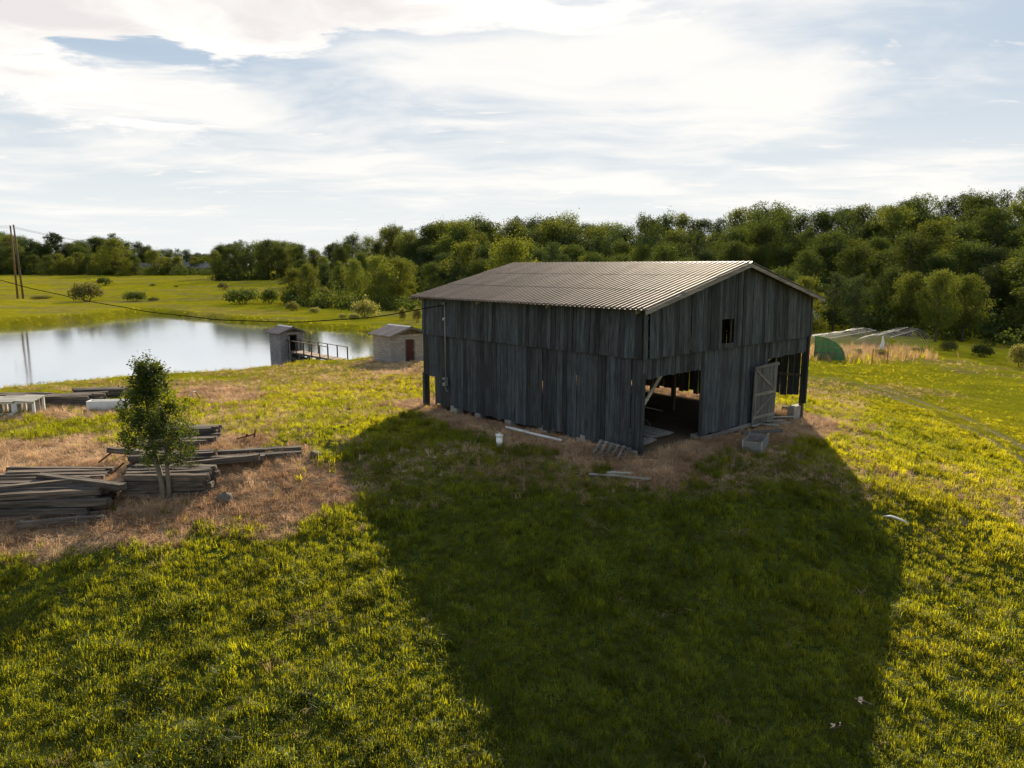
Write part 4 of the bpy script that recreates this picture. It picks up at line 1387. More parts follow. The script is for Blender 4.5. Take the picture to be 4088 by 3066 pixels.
def pile(name, px, py, yaw, layers, group, ls=1.0, jx=.12, gapy=.245):
    """layers: list of (ties in the layer, start row); front row sits at the pixel"""
    x0, y0, z0 = at(px, py)
    cy, sy_ = math.cos(yaw), math.sin(yaw)
    for l, (n_, r0) in enumerate(layers):
        for k in range(n_):
            d_ = (r0 + k) * gapy
            jx_ = rb.uniform(-jx, jx)
            x, y = x0 + jx_ * cy - d_ * sy_, y0 + jx_ * sy_ + d_ * cy
            zb = min(z0, gz(x, y)) if l == 0 else None
            z = gz(x0 - d_ * sy_, y0 + d_ * cy) + l * .19 - .03
            lname = LAY[l] if l < len(layers) - 1 else 'top'
            tie((x, y, z), yaw + rb.uniform(-.06, .06), '%s tie from the front, %s layer, %s' % (ORD[k].capitalize() if k < 8 else 'Last', lname, name), group, ls * rb.uniform(.86, 1.06), rb.uniform(-.02, .02), rb.uniform(-.09, .09))


G1 = 'railway ties stacked behind the young tree'
pile('tall stack right behind the young tree', 665, 1985, R(4), [(4, 0), (4, 0), (4, 0), (4, 0)], G1, 1.0, .05)
pile('middle stack behind the young tree', 690, 1878, R(8), [(4, 0), (4, 0), (2, .5)], G1, 1.05, .22)
pile('rear stack behind the young tree', 700, 1800, R(5), [(4, 0), (3, .3)], G1, 1.08, .18)
pile('rearmost stack beside the straw', 735, 1765, R(4), [(3, 0), (3, 0), (3, .2)], G1, 1.0, .12)
G2 = 'railway ties stacked at the left edge'
pile('low pile at the left edge', 150, 2075, R(6), [(6, 0), (6, 0), (5, .4), (4, 1.2)], G2, 1.45, .25)
pile('rear pile at the left edge', 195, 1945, R(5), [(4, 0), (4, 0)], G2, 1.3, .3)
x, y, z = at(1030, 1840)
tie((x, y, z + .04), R(14), 'long timber reaching out to the right of the tie stack', 'loose timbers in the straw', 1.15)
x, y, z = at(1040, 1815)
tie((x, y, z + .03), R(13), 'timber lying just behind the one reaching right of the stack', 'loose timbers in the straw', 1.1)
x, y, z = at(250, 2100)
tie((x, y, z + .02), R(9), 'timber lying in the straw in front of the low left pile', 'loose timbers in the straw', .9, R(-2))
x, y, z = at(250, 2030)
tie((x, y, z + .42), R(12), 'slanting timber on the front of the low left pile', 'loose timbers in the straw', 1.25, R(-3))
G3 = 'railway ties stacked by the pond'
pile('stack between the hutch and the white trough', 262, 1622, R(10), [(5, 0), (5, 0), (5, .3)], G3, 1.15, .25)
pile('stack behind the young tree by the pond', 385, 1592, R(8), [(5, 0), (5, 0), (4, .5)], G3, 1.05, .25)
pile('stack at the left edge by the pond', 60, 1605, R(-8), [(5, 0), (4, .4)], G3, 1.3, .2)
for px, py, up_, yw, ls_, tl_, lb in ((330, 2010, .62, -14, 1.2, 2, 'crooked tie lying askew on top of the low left pile'), (120, 2040, .66, 17, 1.3, -2, 'tie lying at a slant on the left end of the low pile'),
                                 (860, 1900, .36, 15, 1.1, -3, 'tie sliding off the right end of the middle stack'), (560, 1850, .3, -5, .9, 4, 'short tie end poking left from the middle stack'), (900, 1868, .2, 12, 1.0, 2, 'tie laid over the timbers right of the middle stack')):
    x, y, z = at(px, py)
    tie((x, y, z + up_), R(yw), lb, 'loose timbers in the straw', ls_, R(tl_), R(rb.uniform(-8, 8)))
for k, (px, py, yw, lb) in enumerate(((430, 1912, 60, 'rusty iron bar stuck upright across the left ties'), (475, 1935, 65, 'thin rusty bar lying over the left ties'))):
    x, y, z = at(px, py)
    o = MB().bar((-.25, 0, 0), (.25, 0, .25), .03, .05).build('iron_bar', M['rust']); o.location = (x, y, z + .62 - .2 * k); o.rotation_euler = (0, 0, R(yw))
    tag(o, lb, 'iron bar', 'rusty bars')
x, y, z = at(985, 1763)
mb = MB().bar((-.35, -.1, .05), (.3, .1, .2), .09, .05).bar((-.1, .25, .06), (.12, -.25, .25), .08, .05).bar((.25, .1, 0), (.32, .12, .38), .05, .05)
o = mb.build('rusty_bracket', M['rust']); o.location = (x, y, z + .08)
tag(o, 'twisted rusty iron bracket in the straw behind the timbers', 'scrap iron')
x, y, z = at(1262, 1832)
mb = MB().tube([(0, 0, -.05), (0, 0, .22), (.01, 0, .25)], [.2, .21, .16], 12)
o = mb.build('stump', M['tie'], None, True); o.location = (x, y, z)
tag(o, 'small dark stump at the edge of the barn shadow', 'stump')
x, y, z = at(900, 2005)
mb = MB()
for k in range(4):
    mb.add([(math.cos(i * math.pi / 4) * r_ * rb.uniform(.85, 1.1), math.sin(i * math.pi / 4) * r_ * .8, zz) for i in range(8)], [])if False else None
sp = [[(math.cos(i * math.pi / 4) * r_ * rb.uniform(.85, 1.12), math.sin(i * math.pi / 4) * r_ * .8 * rb.uniform(.85, 1.12), zz) for i in range(8)] for r_, zz in ((.24, -.05), (.28, .1), (.2, .25), (.06, .31))]
mb.add([q for r_ in sp for q in r_], [(i + 8 * l, (i + 1) % 8 + 8 * l, (i + 1) % 8 + 8 * (l + 1), i + 8 * (l + 1)) for l in range(3) for i in range(8)])
o = mb.build('field_stone', M['stone'], None, True); o.location = (x, y, z)
tag(o, 'round grey field stone in the straw right of the tie stack', 'stone')

# hutch with sheet roof, white trough, hose stand
x, y, z = at(45, 1655)
hu = thing('hutch', 'old white hutch with square openings and a flat sheet roof', 'hutch', (x, y, z), R(6))
for k in range(4):
    o = MB().box(-.06, .06, -.04, .04, 0, .72).build('post', M['white'], hu); o.location = (-1.35 + k * .9, -.45, 0)
    o = MB().box(-.06, .06, -.04, .04, 0, .78).build('post', M['white'], hu); o.location = (-1.35 + k * .9, .45, 0)
MB().box(-1.4, 1.4, -.49, -.45, .0, .14).build('base_rail', M['white'], hu)
MB().box(-1.4, 1.4, -.49, -.45, .62, .72).build('top_rail', M['white'], hu)
for k in range(3):
    MB().box(-.3, .3, .40, .44, .0, .72).build('back_board', M['grey_board'], hu).location = (-.9 + k * .9, 0, 0)
MB().box(-.13, .13, -.50, -.46, .14, .62).build('front_board', M['white'], hu).location = (.45, 0, 0)
for k in range(3):
    o = MB().box(-.47, .47, -.6, .6, 0, .02).build('roof_sheet', M['grey_board'], hu); o.location = (-.96 + k * .96, 0, .76 + .02 * k); o.rotation_euler = (R(6), R(rb.uniform(-3, 3)), R(rb.uniform(-3, 3)))
x, y, z = at(438, 1632)
tr = thing('trough', 'long white trough lying in the straw beside the young tree', 'trough', (x, y, z - .05), R(6))
for sy_ in (-.27, .25): MB().box(-.95, .95, sy_, sy_ + .05, 0, .5).build('side', M['white'], tr)
for sx_ in (-1.0, .95): MB().box(sx_, sx_ + .05, -.27, .3, 0, .5).build('end', M['white'], tr)
MB().box(-.96, .96, -.22, .25, .02, .08).build('bottom', M['concrete'], tr)
x, y, z = at(775, 1597)
hs = thing('hose_stand', 'white bent water pipe standing in the straw patch by the pond', 'pipe', (x, y, z))
MB().tube([(-.15, 0, -.1), (-.15, 0, .38), (-.05, 0, .46), (.1, 0, .45)], .035, 8).build('riser', M['pvc'], hs, True)
MB().tube([(.1, 0, .45), (.3, -.05, .12), (.9, -.1, .06), (1.5, -.2, .05)], .022, 6).build('hose', M['cable'], hs, True)
x, y, z = at(3575, 2085)
mb = MB().tube([(-.3, .25, .1), (-.1, .12, .16), (.1, -.05, .12), (.22, -.28, .08)], [.03, .035, .035, .03], 7)
o = mb.build('pipe_offcut', M['pvc'], None, True); o.location = (x, y, z)
tag(o, 'crooked piece of white pipe in the sunlit grass beyond the shadow', 'pipe')

# ------------------------------------------------------------------ two swallows skimming the grass
def bird(label, px, py, alt, yaw, bank, flap):
    d = ray(px, py)
    x, y, z = at(px, py)
    k = 1 - alt / CAM_H
    b = thing('bird', label, 'bird', (x * k, y * k, z + (CAM_H - z) * (1 - k)), yaw, 'swallows over the grass')
    b.rotation_euler = (0, bank, yaw)
    body = MB().tube([(0, -.13, 0), (0, -.10, .005), (0, -.04, .006), (0, .03, .004), (0, .075, .012), (0, .1, .016), (0, .125, .012), (0, .145, .008)], [.006, .016, .027, .029, .02, .021, .015, .003], 10)
    bo = body.build('body', M['feather_pale'], b, True)
    for s in (-1, 1):
        w_ = MB()
        pr = [(.015, .05), (.08, .075), (.15, .06), (.235, -.03), (.15, .005), (.08, -.01), (.015, -.03)]
        up = [0, .03, .045, .02, .045, .03, 0]
        n_ = len(pr)
        w_.add([(s * x_, y_, .012 + h_ * flap + .003) for (x_, y_), h_ in zip(pr, up)] + [(s * x_, y_, .012 + h_ * flap - .003) for (x_, y_), h_ in zip(pr, up)],
               [tuple(range(n_)), tuple(range(2 * n_ - 1, n_ - 1, -1))] + [(i, i + n_, (i + 1) % n_ + n_, (i + 1) % n_) for i in range(n_)])
        w_.build('wing', M['feather'], b)
    tl = MB()
    for s in (-1, 1):
        tl.add([(0, -.11, .004), (s * .012, -.11, .004), (s * .04, -.24, .006), (s * .016, -.17, .005)], [(0, 1, 2, 3)])
    tl.build('tail', M['feather'], b)


bird('dark bird flying low over the shaded grass near the bottom, wings spread level', 3440, 2806, .5, R(60), R(10), .5)
bird('lower bird over the shaded grass with one wing raised high', 3335, 2905, .6, R(-75), R(-38), 1.6)

# ------------------------------------------------------------------ foliage
def quads(C, size, rng, up=.0, nrm=None, flat=.55):
    """leaf-sized quads at centres C; nrm biases which way they face"""
    n_ = len(C)
    v = rng.normal(size=(n_, 3))
    if nrm is not None: v = v * 1.1 + nrm * .7
    v[:, 2] += up
    v /= np.linalg.norm(v, axis=1)[:, None]
    e1 = np.cross(v, rng.normal(size=(n_, 3)))
    e1 /= np.linalg.norm(e1, axis=1)[:, None] + 1e-9
    e2 = np.cross(v, e1)
    s = (size * rng.uniform(.6, 1.35, n_))[:, None]
    V = np.stack([C - e1 * s, C - e2 * s * flat, C + e1 * s, C + e2 * s * flat], 1).reshape(-1, 3)
    F = np.arange(4 * n_).reshape(-1, 4)
    return V, F


def crown(rng, lobes, per, size, up=.25):
    """lobes: (cx,cy,cz,r): leaves fill each lobe's outer shell"""
    Cs, Ns = [], []
    for cx, cy, cz, r in lobes:
        k = int(per * (r ** 2))
        d = rng.normal(size=(k, 3)); d /= np.linalg.norm(d, axis=1)[:, None]
        rad = r * np.where(rng.random(k) < .14, rng.uniform(1.0, 1.4, k), 1 - .6 * rng.random(k) ** 1.6) * (1 + .18 * np.sin(d[:, 0] * 7 + cx * 3) * np.cos(d[:, 1] * 6 + cy * 5))
        p = d * rad[:, None] * np.array([1, 1, rng.uniform(.7, 1.25)])
        Cs.append(p + np.array([cx, cy, cz])); Ns.append(d)
    C, Nn = np.concatenate(Cs), np.concatenate(Ns)
    return quads(C, size, rng, up, Nn)


def tree_parts(seed, H_, R_, mat_, kind='round', per=185, size=.14):
    rng = np.random.default_rng(seed)
    lobes = []
    zc0 = H_ * {'round': .26, 'tall': .2, 'open': .34, 'edge': .05}[kind]
    n_ = {'round': 56, 'tall': 52, 'open': 34, 'edge': 64}[kind]
    for k in range(n_):
        f = (k + .5) / n_
        z = zc0 + (H_ - zc0) * f
        prof = math.sin(math.pi * min(1, (.12 + .80 * f) ** (.8 if kind != 'tall' else .9))) ** .7
        if kind == 'edge': prof = max(prof, 1 - f) ** .8 if f < .75 else prof
        a = k * 2.4 + rng.uniform(-.5, .5)
        rr_ = R_ * prof * rng.uniform(.25, 1.12) * (.9 if kind != 'open' else 1.15)
        lr = R_ * (.13 + .27 * rng.random() ** 1.6) * (1.08 if kind != 'open' else .95)
        lobes.append((rr_ * math.cos(a), rr_ * math.sin(a), min(z, H_ - lr * .6) + rng.uniform(-.5, .5), lr))
    cm = npmesh('crown', *crown(rng, lobes, per, size), mat_)
    tk = MB()
    r0 = .028 * H_ * .62
    top = (rng.uniform(-.5, .5), rng.uniform(-.5, .5), H_ * .82)
    mid = (rng.uniform(-.3, .3), rng.uniform(-.3, .3), H_ * .4)
    tk.tube([(0, 0, -.6), (0, 0, .2), mid, top], [r0 * 1.35, r0, r0 * .72, r0 * .15], 7)
    for cx, cy, cz, r in lobes[::3]:
        z0 = max(H_ * .2, cz - 1.2 - .35 * math.hypot(cx, cy))
        f = min(1, z0 / (H_ * .82))
        b0 = Vector((mid[0] * f, mid[1] * f, z0))
        tk.tube([b0, b0.lerp(Vector((cx, cy, cz)), .5) + Vector((0, 0, .2)), (cx, cy, cz)], [r0 * .42, r0 * .26, r0 * .08], 5)
    return cm, tk.mesh('trunk', M['bark'], True)


KINDS = {}
for k in range(4): KINDS['oak%d' % k] = tree_parts(100 + k, 15.5, 4.6, M['leaf_a'], 'round')
for k in range(3): KINDS['maple%d' % k] = tree_parts(200 + k, 15, 4.4, M['leaf_b'], 'round')
for k in range(2): KINDS['tall%d' % k] = tree_parts(300 + k, 18, 3.6, M['leaf_d'], 'tall')
for k in range(2): KINDS['edge%d' % k] = tree_parts(400 + k, 13, 4.6, M['leaf_c'], 'edge', 190)
for k in range(2): KINDS['wall%d' % k] = tree_parts(450 + k, 14, 4.8, M['leaf_d' if k else 'leaf_a'], 'edge', 170)
for k in range(2): KINDS['open%d' % k] = tree_parts(500 + k, 18, 4.6, M['leaf_a'], 'open', 130, .155)


def tree(kind, x, y, s, rz, label, group=None, sz=None):
    z = gz(x, y)
    o = thing('tree', label, 'tree', (x, y, z), rz, group)
    o.scale = (s, s, sz or s)
    cm, tm = KINDS[kind]
    link('trunk', tm, o)
    link('crown', cm, o)
    return o


rt = random.Random(5)


def skyline_tree(px2212, top2212, dist, kind, label, group, smin=.5, smax=2.2):
    """a tree of a kind at a distance, as tall as the wood stands there"""
    x, y = col_xy(px2212, dist)
    d = ray(px2212 * 1.848, top2212 * 1.848)
    zt = CAM_H + d[2] * dist / d[1]
    h = zt - gz(x, y)
    H0 = {'oak': 15.5, 'map': 15, 'tal': 18, 'edg': 13, 'ope': 18, 'wal': 14}[kind[:3]]
    s = max(smin, min(smax, h / H0))
    w_ = s * rt.uniform(.95, 1.3)
    look = {'oak': 'dark rounded tree', 'map': 'mid green rounded tree', 'tal': 'tall narrow tree', 'edg': 'yellow green skirted tree', 'wal': 'dark skirted tree', 'ope': 'open crowned tree'}[kind[:3]]
    return tree(kind, x, y, w_, rt.uniform(0, 6.28), label.replace('TREE', look), group, s)


OAK = ['oak0', 'oak1', 'oak2', 'oak3', 'tall0', 'tall1', 'maple0', 'maple1', 'maple2']
# skyline of the wood, left to right (2212-px columns, tops)
sky_x = [-60, 0, 60, 130, 200, 260, 300, 350, 400, 440, 470, 500, 560, 610, 650, 700, 750, 800, 860, 900, 950, 1000, 1050, 1100, 1170, 1250, 1330, 1400, 1480, 1550, 1620, 1700, 1780, 1860, 1950, 2050, 2150, 2230, 2330]
sky_y = [502, 508, 508, 522, 514, 506, 526, 532, 542, 556, 532, 525, 520, 522, 528, 535, 522, 505, 495, 482, 482, 480, 478, 485, 462, 470, 490, 478, 462, 470, 445, 462, 448, 436, 430, 425, 418, 408, 395]
top = lambda px: float(np.interp(px, sky_x, sky_y))
# far tree line at the left
for k in range(58):
    px = -50 + k * 9.0 + rt.uniform(-5, 5)
    dist = 285 + rt.uniform(-14, 18) if px < 300 else 275 + rt.uniform(0, 30)
    skyline_tree(px, top(px) + rt.uniform(-4, 20), dist, rt.choice(OAK[:7] + ['wall0', 'wall1'] * 5), 'TREE in the far row along the top of the pasture', 'far row of trees along the pasture')
for k, px in enumerate((262, 345, 372, 395, 432, 455)):
    skyline_tree(px, top(px) + (8, 10, 32, 40, 26, 28)[k], 255 + 4 * k, 'edge%d' % (k % 2), ['rounded tree at the far pasture edge left of the houses', 'broad full tree before the far houses', 'low bushy tree beside the pale far house', 'bushy tree at the right end of the far houses', 'dark low tree right of the gap to the far houses', 'dark low tree beside the far pole'][k], 'trees round the far houses')
for k in range(16):
    px = -50 + k * 24 + rt.uniform(-8, 8)
    skyline_tree(px, top(px) + rt.uniform(26, 44), 262 + rt.uniform(-5, 5), rt.choice(['wall0', 'wall1', 'edge0']), 'TREE standing in front of the far row along the pasture', 'far row of trees along the pasture')
# block of wood in the middle distance
for k in range(22):
    px = 474 + k * 9 + rt.uniform(-5, 5)
    skyline_tree(px, top(px) + rt.uniform(-3, 16), 205 + (k % 3) * 14 + rt.uniform(-4, 4), rt.choice(OAK + ['open0', 'open1']), 'TREE in the wood beyond the far corner of the pond', 'wood beyond the far corner of the pond')
# the wood behind pond and barn: rows up the slope
ROWN = ['at the front edge of', 'just inside', 'in the middle of', 'high up in', 'on the skyline of']
FL = 'TREE %s the wood behind pond and barn'
FG = 'dense wood behind the pond and barn'
FL2, FG2 = 'TREE %s the dark wood right of the barn', 'dark wood rising right of the barn'
base_x = [640, 700, 800, 900, 1000, 1200, 1500, 1800, 2000, 2212, 2400]
base_d = [195, 180, 168, 158, 150, 125, 104, 96, 90, 84, 80]
for row in range(5):
    step = 54 - row * 1.5
    px = 640 + rt.uniform(0, 30) + (0 if row else -5)
    while px < 2420:
        dist = float(np.interp(px, base_x, base_d)) + row * 13 + rt.uniform(-8, 8)
        f = row / 4
        lowtop = top(px) + (1 - f) ** 1.1 * float(np.interp(px, [640, 900, 1500, 2212], [70, 85, 110, 170])) + rt.uniform(-24, 22)
        if row == 4: lowtop = top(px) + rt.uniform(-7, 12)
        kd = rt.choice(OAK + (['edge0', 'wall0', 'wall1', 'wall0', 'wall1', 'maple0'] if row < 2 else ['open0', 'open1'] if row == 4 else []))
        r_ = px > 1700
        skyline_tree(px, lowtop, dist, kd, (FL2 if r_ else FL) % ROWN[row], FG2 if r_ else FG, .42, 2.2)
        px += step * rt.uniform(.75, 1.25) * (115 / dist) ** .5
# trees one can name
skyline_tree(820, 552, 128, 'edge0', 'sunlit pale green rounded tree at the wood edge behind the pond', None)
skyline_tree(862, 560, 132, 'edge1', 'pale green tree just right of the brightest one at the wood edge', None)
skyline_tree(770, 560, 138, 'maple1', 'full green tree left of the brightest one at the wood edge', None)
skyline_tree(642, 600, 132, 'edge1', 'slim tree at the left tip of the wood by the pond', None)
skyline_tree(668, 572, 128, 'maple0', 'dark tree second from the left tip of the wood by the pond', None)
skyline_tree(1105, 520, 100, 'edge1', 'bright rounded tree rising just behind the left end of the barn ridge', None)
skyline_tree(1642, 438, 136, 'open0', 'tall open crowned tree standing above the wood over the barn ridge', None)
skyline_tree(1390, 466, 140, 'open1', 'airy tree top above the wood left of the barn ridge end', None)
skyline_tree(1960, 424, 138, 'open1', 'flat topped dark tree on the skyline at the upper right', None)
skyline_tree(180, 522, 280, 'open0', 'airy twin topped tree in the far row right of the pine', None)

# the pine that stands above the far row
x, y = col_xy(137, 278)
z = gz(x, y)
pn = thing('pine_tree', 'lone pine with flat layered top in the far row', 'tree', (x, y, z))
rng = np.random.default_rng(77)
Hp = CAM_H + (1065 - 506 * 1.848) / FPX * 278 - z
MB().tube([(0, 0, -.5), (.2, 0, Hp * .6), (.1, 0, Hp * .97)], [.32, .22, .07], 8).build('trunk', M['bark'], pn, True)
lb = []
for zf, w_, n_ in ((.97, 1.3, 5), (.92, 2.6, 9), (.86, 3.4, 12), (.79, 2.6, 8), (.7, 2.6, 5), (.62, 1.6, 3)):
    for k in range(n_):
        a = k * 6.28 / n_ + rng.uniform(-.3, .3)
        q = w_ * rng.uniform(.35, 1)
        lb.append((q * math.cos(a), q * math.sin(a), Hp * zf + rng.uniform(-.5, .5), .75))
C = np.concatenate([np.array(l[:3]) + rng.normal(size=(90, 3)) * np.array([.55, .55, .3]) for l in lb])
link('crown', npmesh('crown', *quads(C, .2, rng, .6), M['leaf_pine']), pn)

# shrubs in the pasture and along the pond
SHR = {}
for nm, mt in (('dark', 'leaf_a'), ('olive', 'leaf_bush'), ('pale', 'leaf_pale')):
    for v_ in range(2):
        rng = np.random.default_rng(900 + v_ + len(nm))
        lobes = []
        for k in range(16):
            a = k * 2.4
            q = math.sqrt((k + .5) / 16) * .8
            lobes.append((q * math.cos(a), q * math.sin(a), .28 + .5 * (1 - q * q) * rng.uniform(.6, 1.15), rng.uniform(.26, .4)))
        V, F = crown(rng, lobes, 1150, .062, .3)
        stm = MB()
        for k in range(9):
            a = k * .7
            stm.tube([(.06 * math.cos(a), .06 * math.sin(a), -.1), (.35 * math.cos(a), .35 * math.sin(a), .35), (.5 * math.cos(a), .5 * math.sin(a), .6)], [.02, .013, .005], 4)
        SHR[nm, v_] = (npmesh('foliage', V, F, M[mt]), stm.mesh('stems', M['bark']))


def shrub(px, py, w_, h_, nm, label, v_=0, group=None):
    """px,py: foot of the shrub in 2212-px photo columns; w_,h_ in metres"""
    x, y, z = P2(px, py)
    o = thing('shrub', label, 'shrub', (x, y, z - .05), rt.uniform(0, 6.28), group)
    o.scale = (w_ / 2.2, w_ / 2.2, h_ / 1.1)
    f, s_ = SHR[nm, v_]
    link('stems', s_, o)
    link('foliage', f, o)
    return o


def m_at(px, py, n_px):
    return n_px * 1.848 / FPX * P2(px, py)[1]


for px, py, wp, hp, nm, v_, lb in (
    (188, 652, 78, 44, 'olive', 0, 'big round olive bush on the pasture beyond the left end of the pond'), (225, 617, 36, 19, 'dark', 1, 'small dark bush behind the big olive bush'),
    (292, 651, 52, 24, 'dark', 0, 'low dark bush right of the big olive bush'), (332, 650, 28, 9, 'olive', 1, 'flat scrubby bush at the foot of the low dark bush'),
    (330, 618, 14, 5, 'dark', 1, 'tiny bush in the middle of the far pasture'), (381, 620, 10, 4, 'dark', 0, 'tiny bush right of the other tiny one in the far pasture'),
    (483, 626, 30, 18, 'olive', 0, 'round bush high on the pasture left of the wood'), (525, 657, 82, 38, 'dark', 0, 'wide dark thicket before the wood across the pond'),
    (584, 657, 44, 36, 'dark', 1, 'taller bush at the right of the dark thicket'), (632, 672, 36, 22, 'olive', 1, 'leafy bush on the far pond bank right of the thicket'),
    (681, 677, 30, 15, 'pale', 0, 'low round bush on the far pond bank'), (640, 655, 26, 22, 'olive', 0, 'pale bush at the foot of the wood edge'), (700, 640, 30, 22, 'olive', 1, 'greyish bush against the dark wood'),
    (790, 688, 66, 44, 'pale', 1, 'large bright willow bush on the bank above the shed'), (765, 690, 30, 16, 'pale', 0, 'small pale bush left of the willow bush'), (740, 688, 22, 12, 'pale', 1, 'lowest pale bush on the bank'),
    (870, 694, 20, 34, 'pale', 0, 'upright young bush between the shed and the barn roof'), (902, 698, 26, 38, 'pale', 1, 'upright bush half hidden by the barn corner'),
    (90, 645, 46, 7, 'olive', 1, 'low reddish scrub beside the paired poles'),
    (2205, 795, 56, 62, 'pale', 0, 'yellow green bush at the right edge below the wood'), (2050, 760, 40, 24, 'olive', 0, 'dull bush at the foot of the dark wood on the right'), (2120, 772, 50, 30, 'dark', 1, 'dark bush left of the yellow green bush'),
    (1850, 770, 34, 18, 'olive', 1, 'weedy bush between the hoop houses'), (1900, 772, 40, 20, 'olive', 0, 'weedy bush at the right hoop house'), (1980, 765, 44, 16, 'dark', 0, 'low dark bush right of the hoop houses')):
    shrub(px, py, m_at(px, py, wp), m_at(px, py, hp), nm, lb, v_)
# undergrowth that closes the wood's edge: one tangled mass
rng = np.random.default_rng(41)
lobes = []
for k in range(300):
    px = rng.uniform(640, 2420)
    dist = float(np.interp(px, base_x, base_d)) - rng.uniform(-6, 4)
    x, y = col_xy(px, dist)
    r_ = rng.uniform(.8, 1.9)
    lobes.append((x, y, gz(x, y) + r_ * rng.uniform(.3, 1.6), r_))
for k in range(150):
    px = rng.uniform(-60, 640)
    x, y = col_xy(px, rng.uniform(258, 272) if px < 470 else 202)
    r_ = rng.uniform(1.2, 2.4)
    lobes.append((x, y, gz(x, y) + r_ * .5, r_))
for k in range(70):
    px = rng.uniform(628, 915)
    x, y = col_xy(px, float(np.interp(px, [628, 700, 800, 915], [130, 124, 122, 126])) + rng.uniform(-3, 8))
    r_ = rng.uniform(.8, 2.1)
    lobes.append((x, y, gz(x, y) + r_ * rng.uniform(.2, 1.0), r_))
V, F = crown(rng, lobes, 60, .22)
tag(link('undergrowth', npmesh('undergrowth', V, F, M['leaf_a'])), 'tangled undergrowth along the foot of the woods', 'undergrowth', kind='stuff')
# tall dry weeds round the hoop houses, reeds on the pond edge
C = []
for k in range(2600):
    px, py = 1752 + 210 * rng.random() ** 1.2, 0
    base_y = np.interp(px, [1750, 1960, 2090], [776, 772, 782])
    C.append(P2(px, base_y - 16 * rng.random()) if k % 13 == 0 else None)
A0 = [c for c in C if c]
A0 = np.array(A0)
idx_ = rng.integers(0, len(A0), 2600)
W0 = A0[idx_] + np.c_[rng.normal(0, 1.6, (2600, 2)), np.zeros(2600)]
W0[:, 2] = ground(W0[:, 0], W0[:, 1])
SETS['straw2'] = [src('wa%d' % k, blades(rg, 9, .6, 1.3, .03, .2, .3, .25), M['straw']) for k in range(2)] + [src('wb0', blades(rg, 10, .5, 1.1, .035, .2, .4, .3), M['grass'])]
scatter('tall_weeds', 'straw2', W0, rng.uniform(0, 6.28, 2600), rng.normal(0, .1, (2600, 2)), rng.uniform(.35, .85, 2600), rng.integers(0, 3, 2600), np.c_[rng.uniform(0, .8, 2600), rng.uniform(.2, .8, 2600)], 'tall dry weeds standing round the hoop houses', 'weeds')
E0 = []
for i in range(len(POND)):
    a_, b_ = POND[i], POND[(i + 1) % len(POND)]
    L_ = np.hypot(*(b_ - a_))
    if (a_[0] + b_[0]) / 2 < -75: continue
    for k in range(int(L_ * 13)):
        q = a_ + (b_ - a_) * rng.random()
        E0.append(q + rng.normal(0, .5, 2))
E0 = np.array(E0)
sdE = poly_sd(E0[:, 0], E0[:, 1], POND)
E0 = E0[(sdE > -.1) & (sdE < 2.0)]
n_ = len(E0)
SETS['reed'] = [src('ra%d' % k, blades(rg, 10, .25, .6, .022, .16, .45, .3), M['grass']) for k in range(2)] + [src('rb0', blades(rg, 5, .6, 1.1, .02, .1, .2, .2), M['grass'])]
scatter('bank_grass', 'reed', np.c_[E0, ground(E0[:, 0], E0[:, 1])], rng.uniform(0, 6.28, n_), rng.normal(0, .08, (n_, 2)), rng.uniform(.4, .95, n_), np.where(rng.random(n_) < .93, rng.integers(0, 2, n_), 2), np.c_[rng.uniform(.1, .6, n_), rng.uniform(.1, .5, n_)], 'long grass and reeds fringing the pond', 'reeds')

# ------------------------------------------------------------------ the young tree by the tie stack
x, y, z = at(672, 1985)
yt = thing('young_tree', 'young twin stemmed tree with dense glossy leaves beside the tie stack', 'tree', (x, y - .15, z))
rng = np.random.default_rng(15)
HT = 4.35
stem = MB()
s1 = [(-.06, 0, -.2), (-.1, .02, .5), (-.22, .05, 1.1), (-.33, .05, 1.9), (-.35, 0, 3.0), (-.3, 0, 4.1)]
s2 = [(.1, 0, -.2), (.13, 0, .6), (.12, -.02, 1.2), (.2, -.05, 2.0), (.05, 0, 2.9), (-.1, 0, 3.7)]
stem.tube(s1, [.11, .095, .08, .06, .035, .012], 9)
stem.tube(s2, [.085, .07, .06, .045, .03, .01], 9)
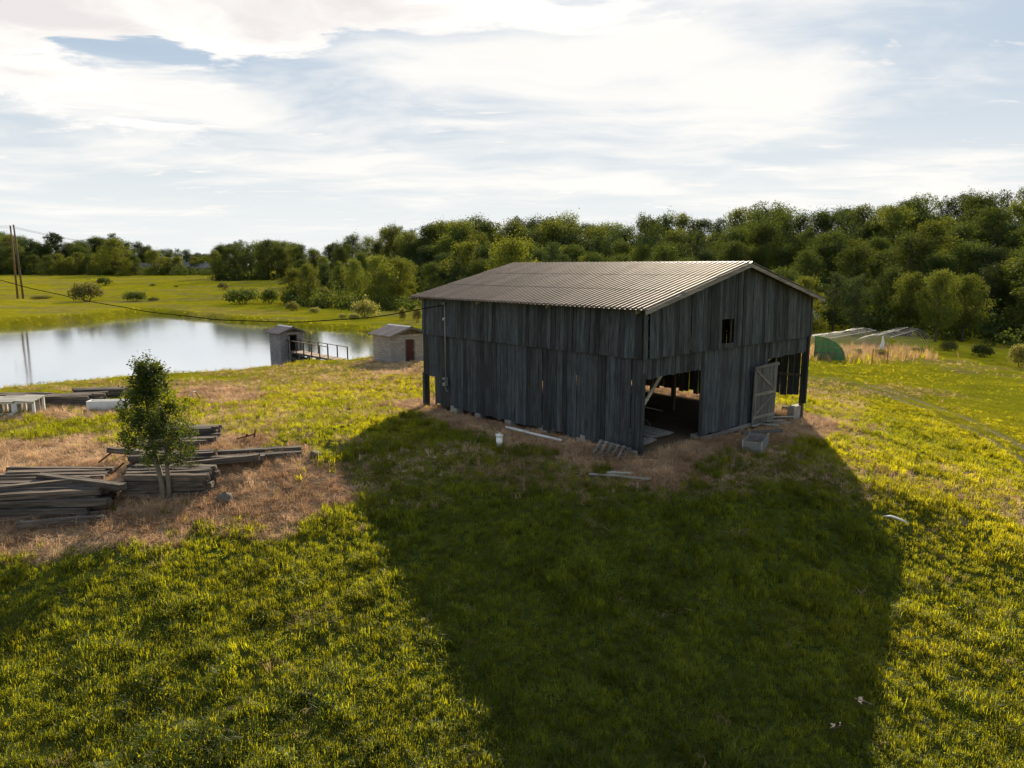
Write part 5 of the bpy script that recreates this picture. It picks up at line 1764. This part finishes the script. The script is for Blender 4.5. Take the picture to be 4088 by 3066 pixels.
# crown outline from the photo: (height, left, right) metres from the stem
out_ = [(1.0, -.4, .5), (1.4, -.85, .95), (1.8, -1.3, 1.1), (2.2, -1.0, 1.0), (2.6, -1.2, .55), (3.0, -1.15, .45), (3.4, -.95, .35), (3.8, -.75, .3), (4.1, -.5, .1), (4.35, -.3, 0)]
oh_ = np.array(out_)
C, tips = [], []
for k in range(165):
    h = 1.1 + 3.1 * rng.random() ** .85
    l_, r_ = np.interp(h, oh_[:, 0], oh_[:, 1]), np.interp(h, oh_[:, 0], oh_[:, 2])
    cx, hw = (l_ + r_) / 2, (r_ - l_) / 2
    a, q = rng.uniform(0, 6.28), math.sqrt(rng.random())
    p = np.array([cx + hw * q * math.cos(a), hw * q * math.sin(a) * .85, h])
    if 1.0 < h < 1.9 and rng.random() < .3: continue
    tips.append(p)
    C.append(p + rng.normal(size=(int(rng.uniform(60, 150)), 3)) * np.array([.095, .095, .12]) * rng.uniform(.75, 1.35))
for p in tips[::3]:
    st_ = s1 if p[0] < -.1 else s2
    z0 = max(.9, p[2] - .55)
    xs0 = np.interp(z0, [q[2] for q in st_], [q[0] for q in st_])
    stem.tube([(xs0, 0, z0), ((xs0 + p[0]) / 2, p[1] / 2, (z0 + p[2]) / 2 - .05), tuple(p)], [.02, .013, .005], 4)
for a0, b0 in (((.2, -.05, 1.6), (1.15, -.1, 2.05)), ((-.33, .05, 1.7), (-1.35, .1, 1.75)), ((.2, 0, 1.9), (.85, .05, 3.0)), ((-.34, 0, 3.4), (-.2, 0, 4.5)), ((-.34, 0, 3.4), (-.62, 0, 4.35))):
    stem.tube([a0, tuple((Vector(a0) + Vector(b0)) / 2), b0], [.02, .013, .004], 5)
    for f in (.4, .6, .8, .95, 1.0):
        C.append(np.array(Vector(a0).lerp(Vector(b0), f)) + rng.normal(size=(22, 3)) * .09)
stem.build('trunk', M['bark_pale'], yt, True)
C = np.concatenate(C)
link('crown', npmesh('crown', *quads(C, .043, rng, .35, None, .5), M['leaf_holly']), yt)
# weeds at its foot
x, y, z = at(790, 1945)
wd = thing('weed_bush', 'leafy green weed at the right foot of the young tree', 'weed', (x, y, z))
C = np.concatenate([np.array([a_, b_, c_]) + rng.normal(size=(90, 3)) * np.array([.12, .12, .1]) for a_, b_, c_ in ((0, 0, .5), (.2, 0, .35), (-.15, .05, .65), (-.3, -.1, .3), (.3, -.05, .15), (.05, -.1, .2), (-.1, 0, .35))])
link('leaves', npmesh('leaves', *quads(C, .05, rng, .5), M['leaf_b']), wd)
stm = MB()
for k in range(6): stm.tube([(0, 0, -.05), (.1 * math.cos(k), .1 * math.sin(k), .3), (.25 * math.cos(k), .2 * math.sin(k), .55)], [.012, .008, .004], 4)
stm.build('stems', M['bark_pale'], wd)
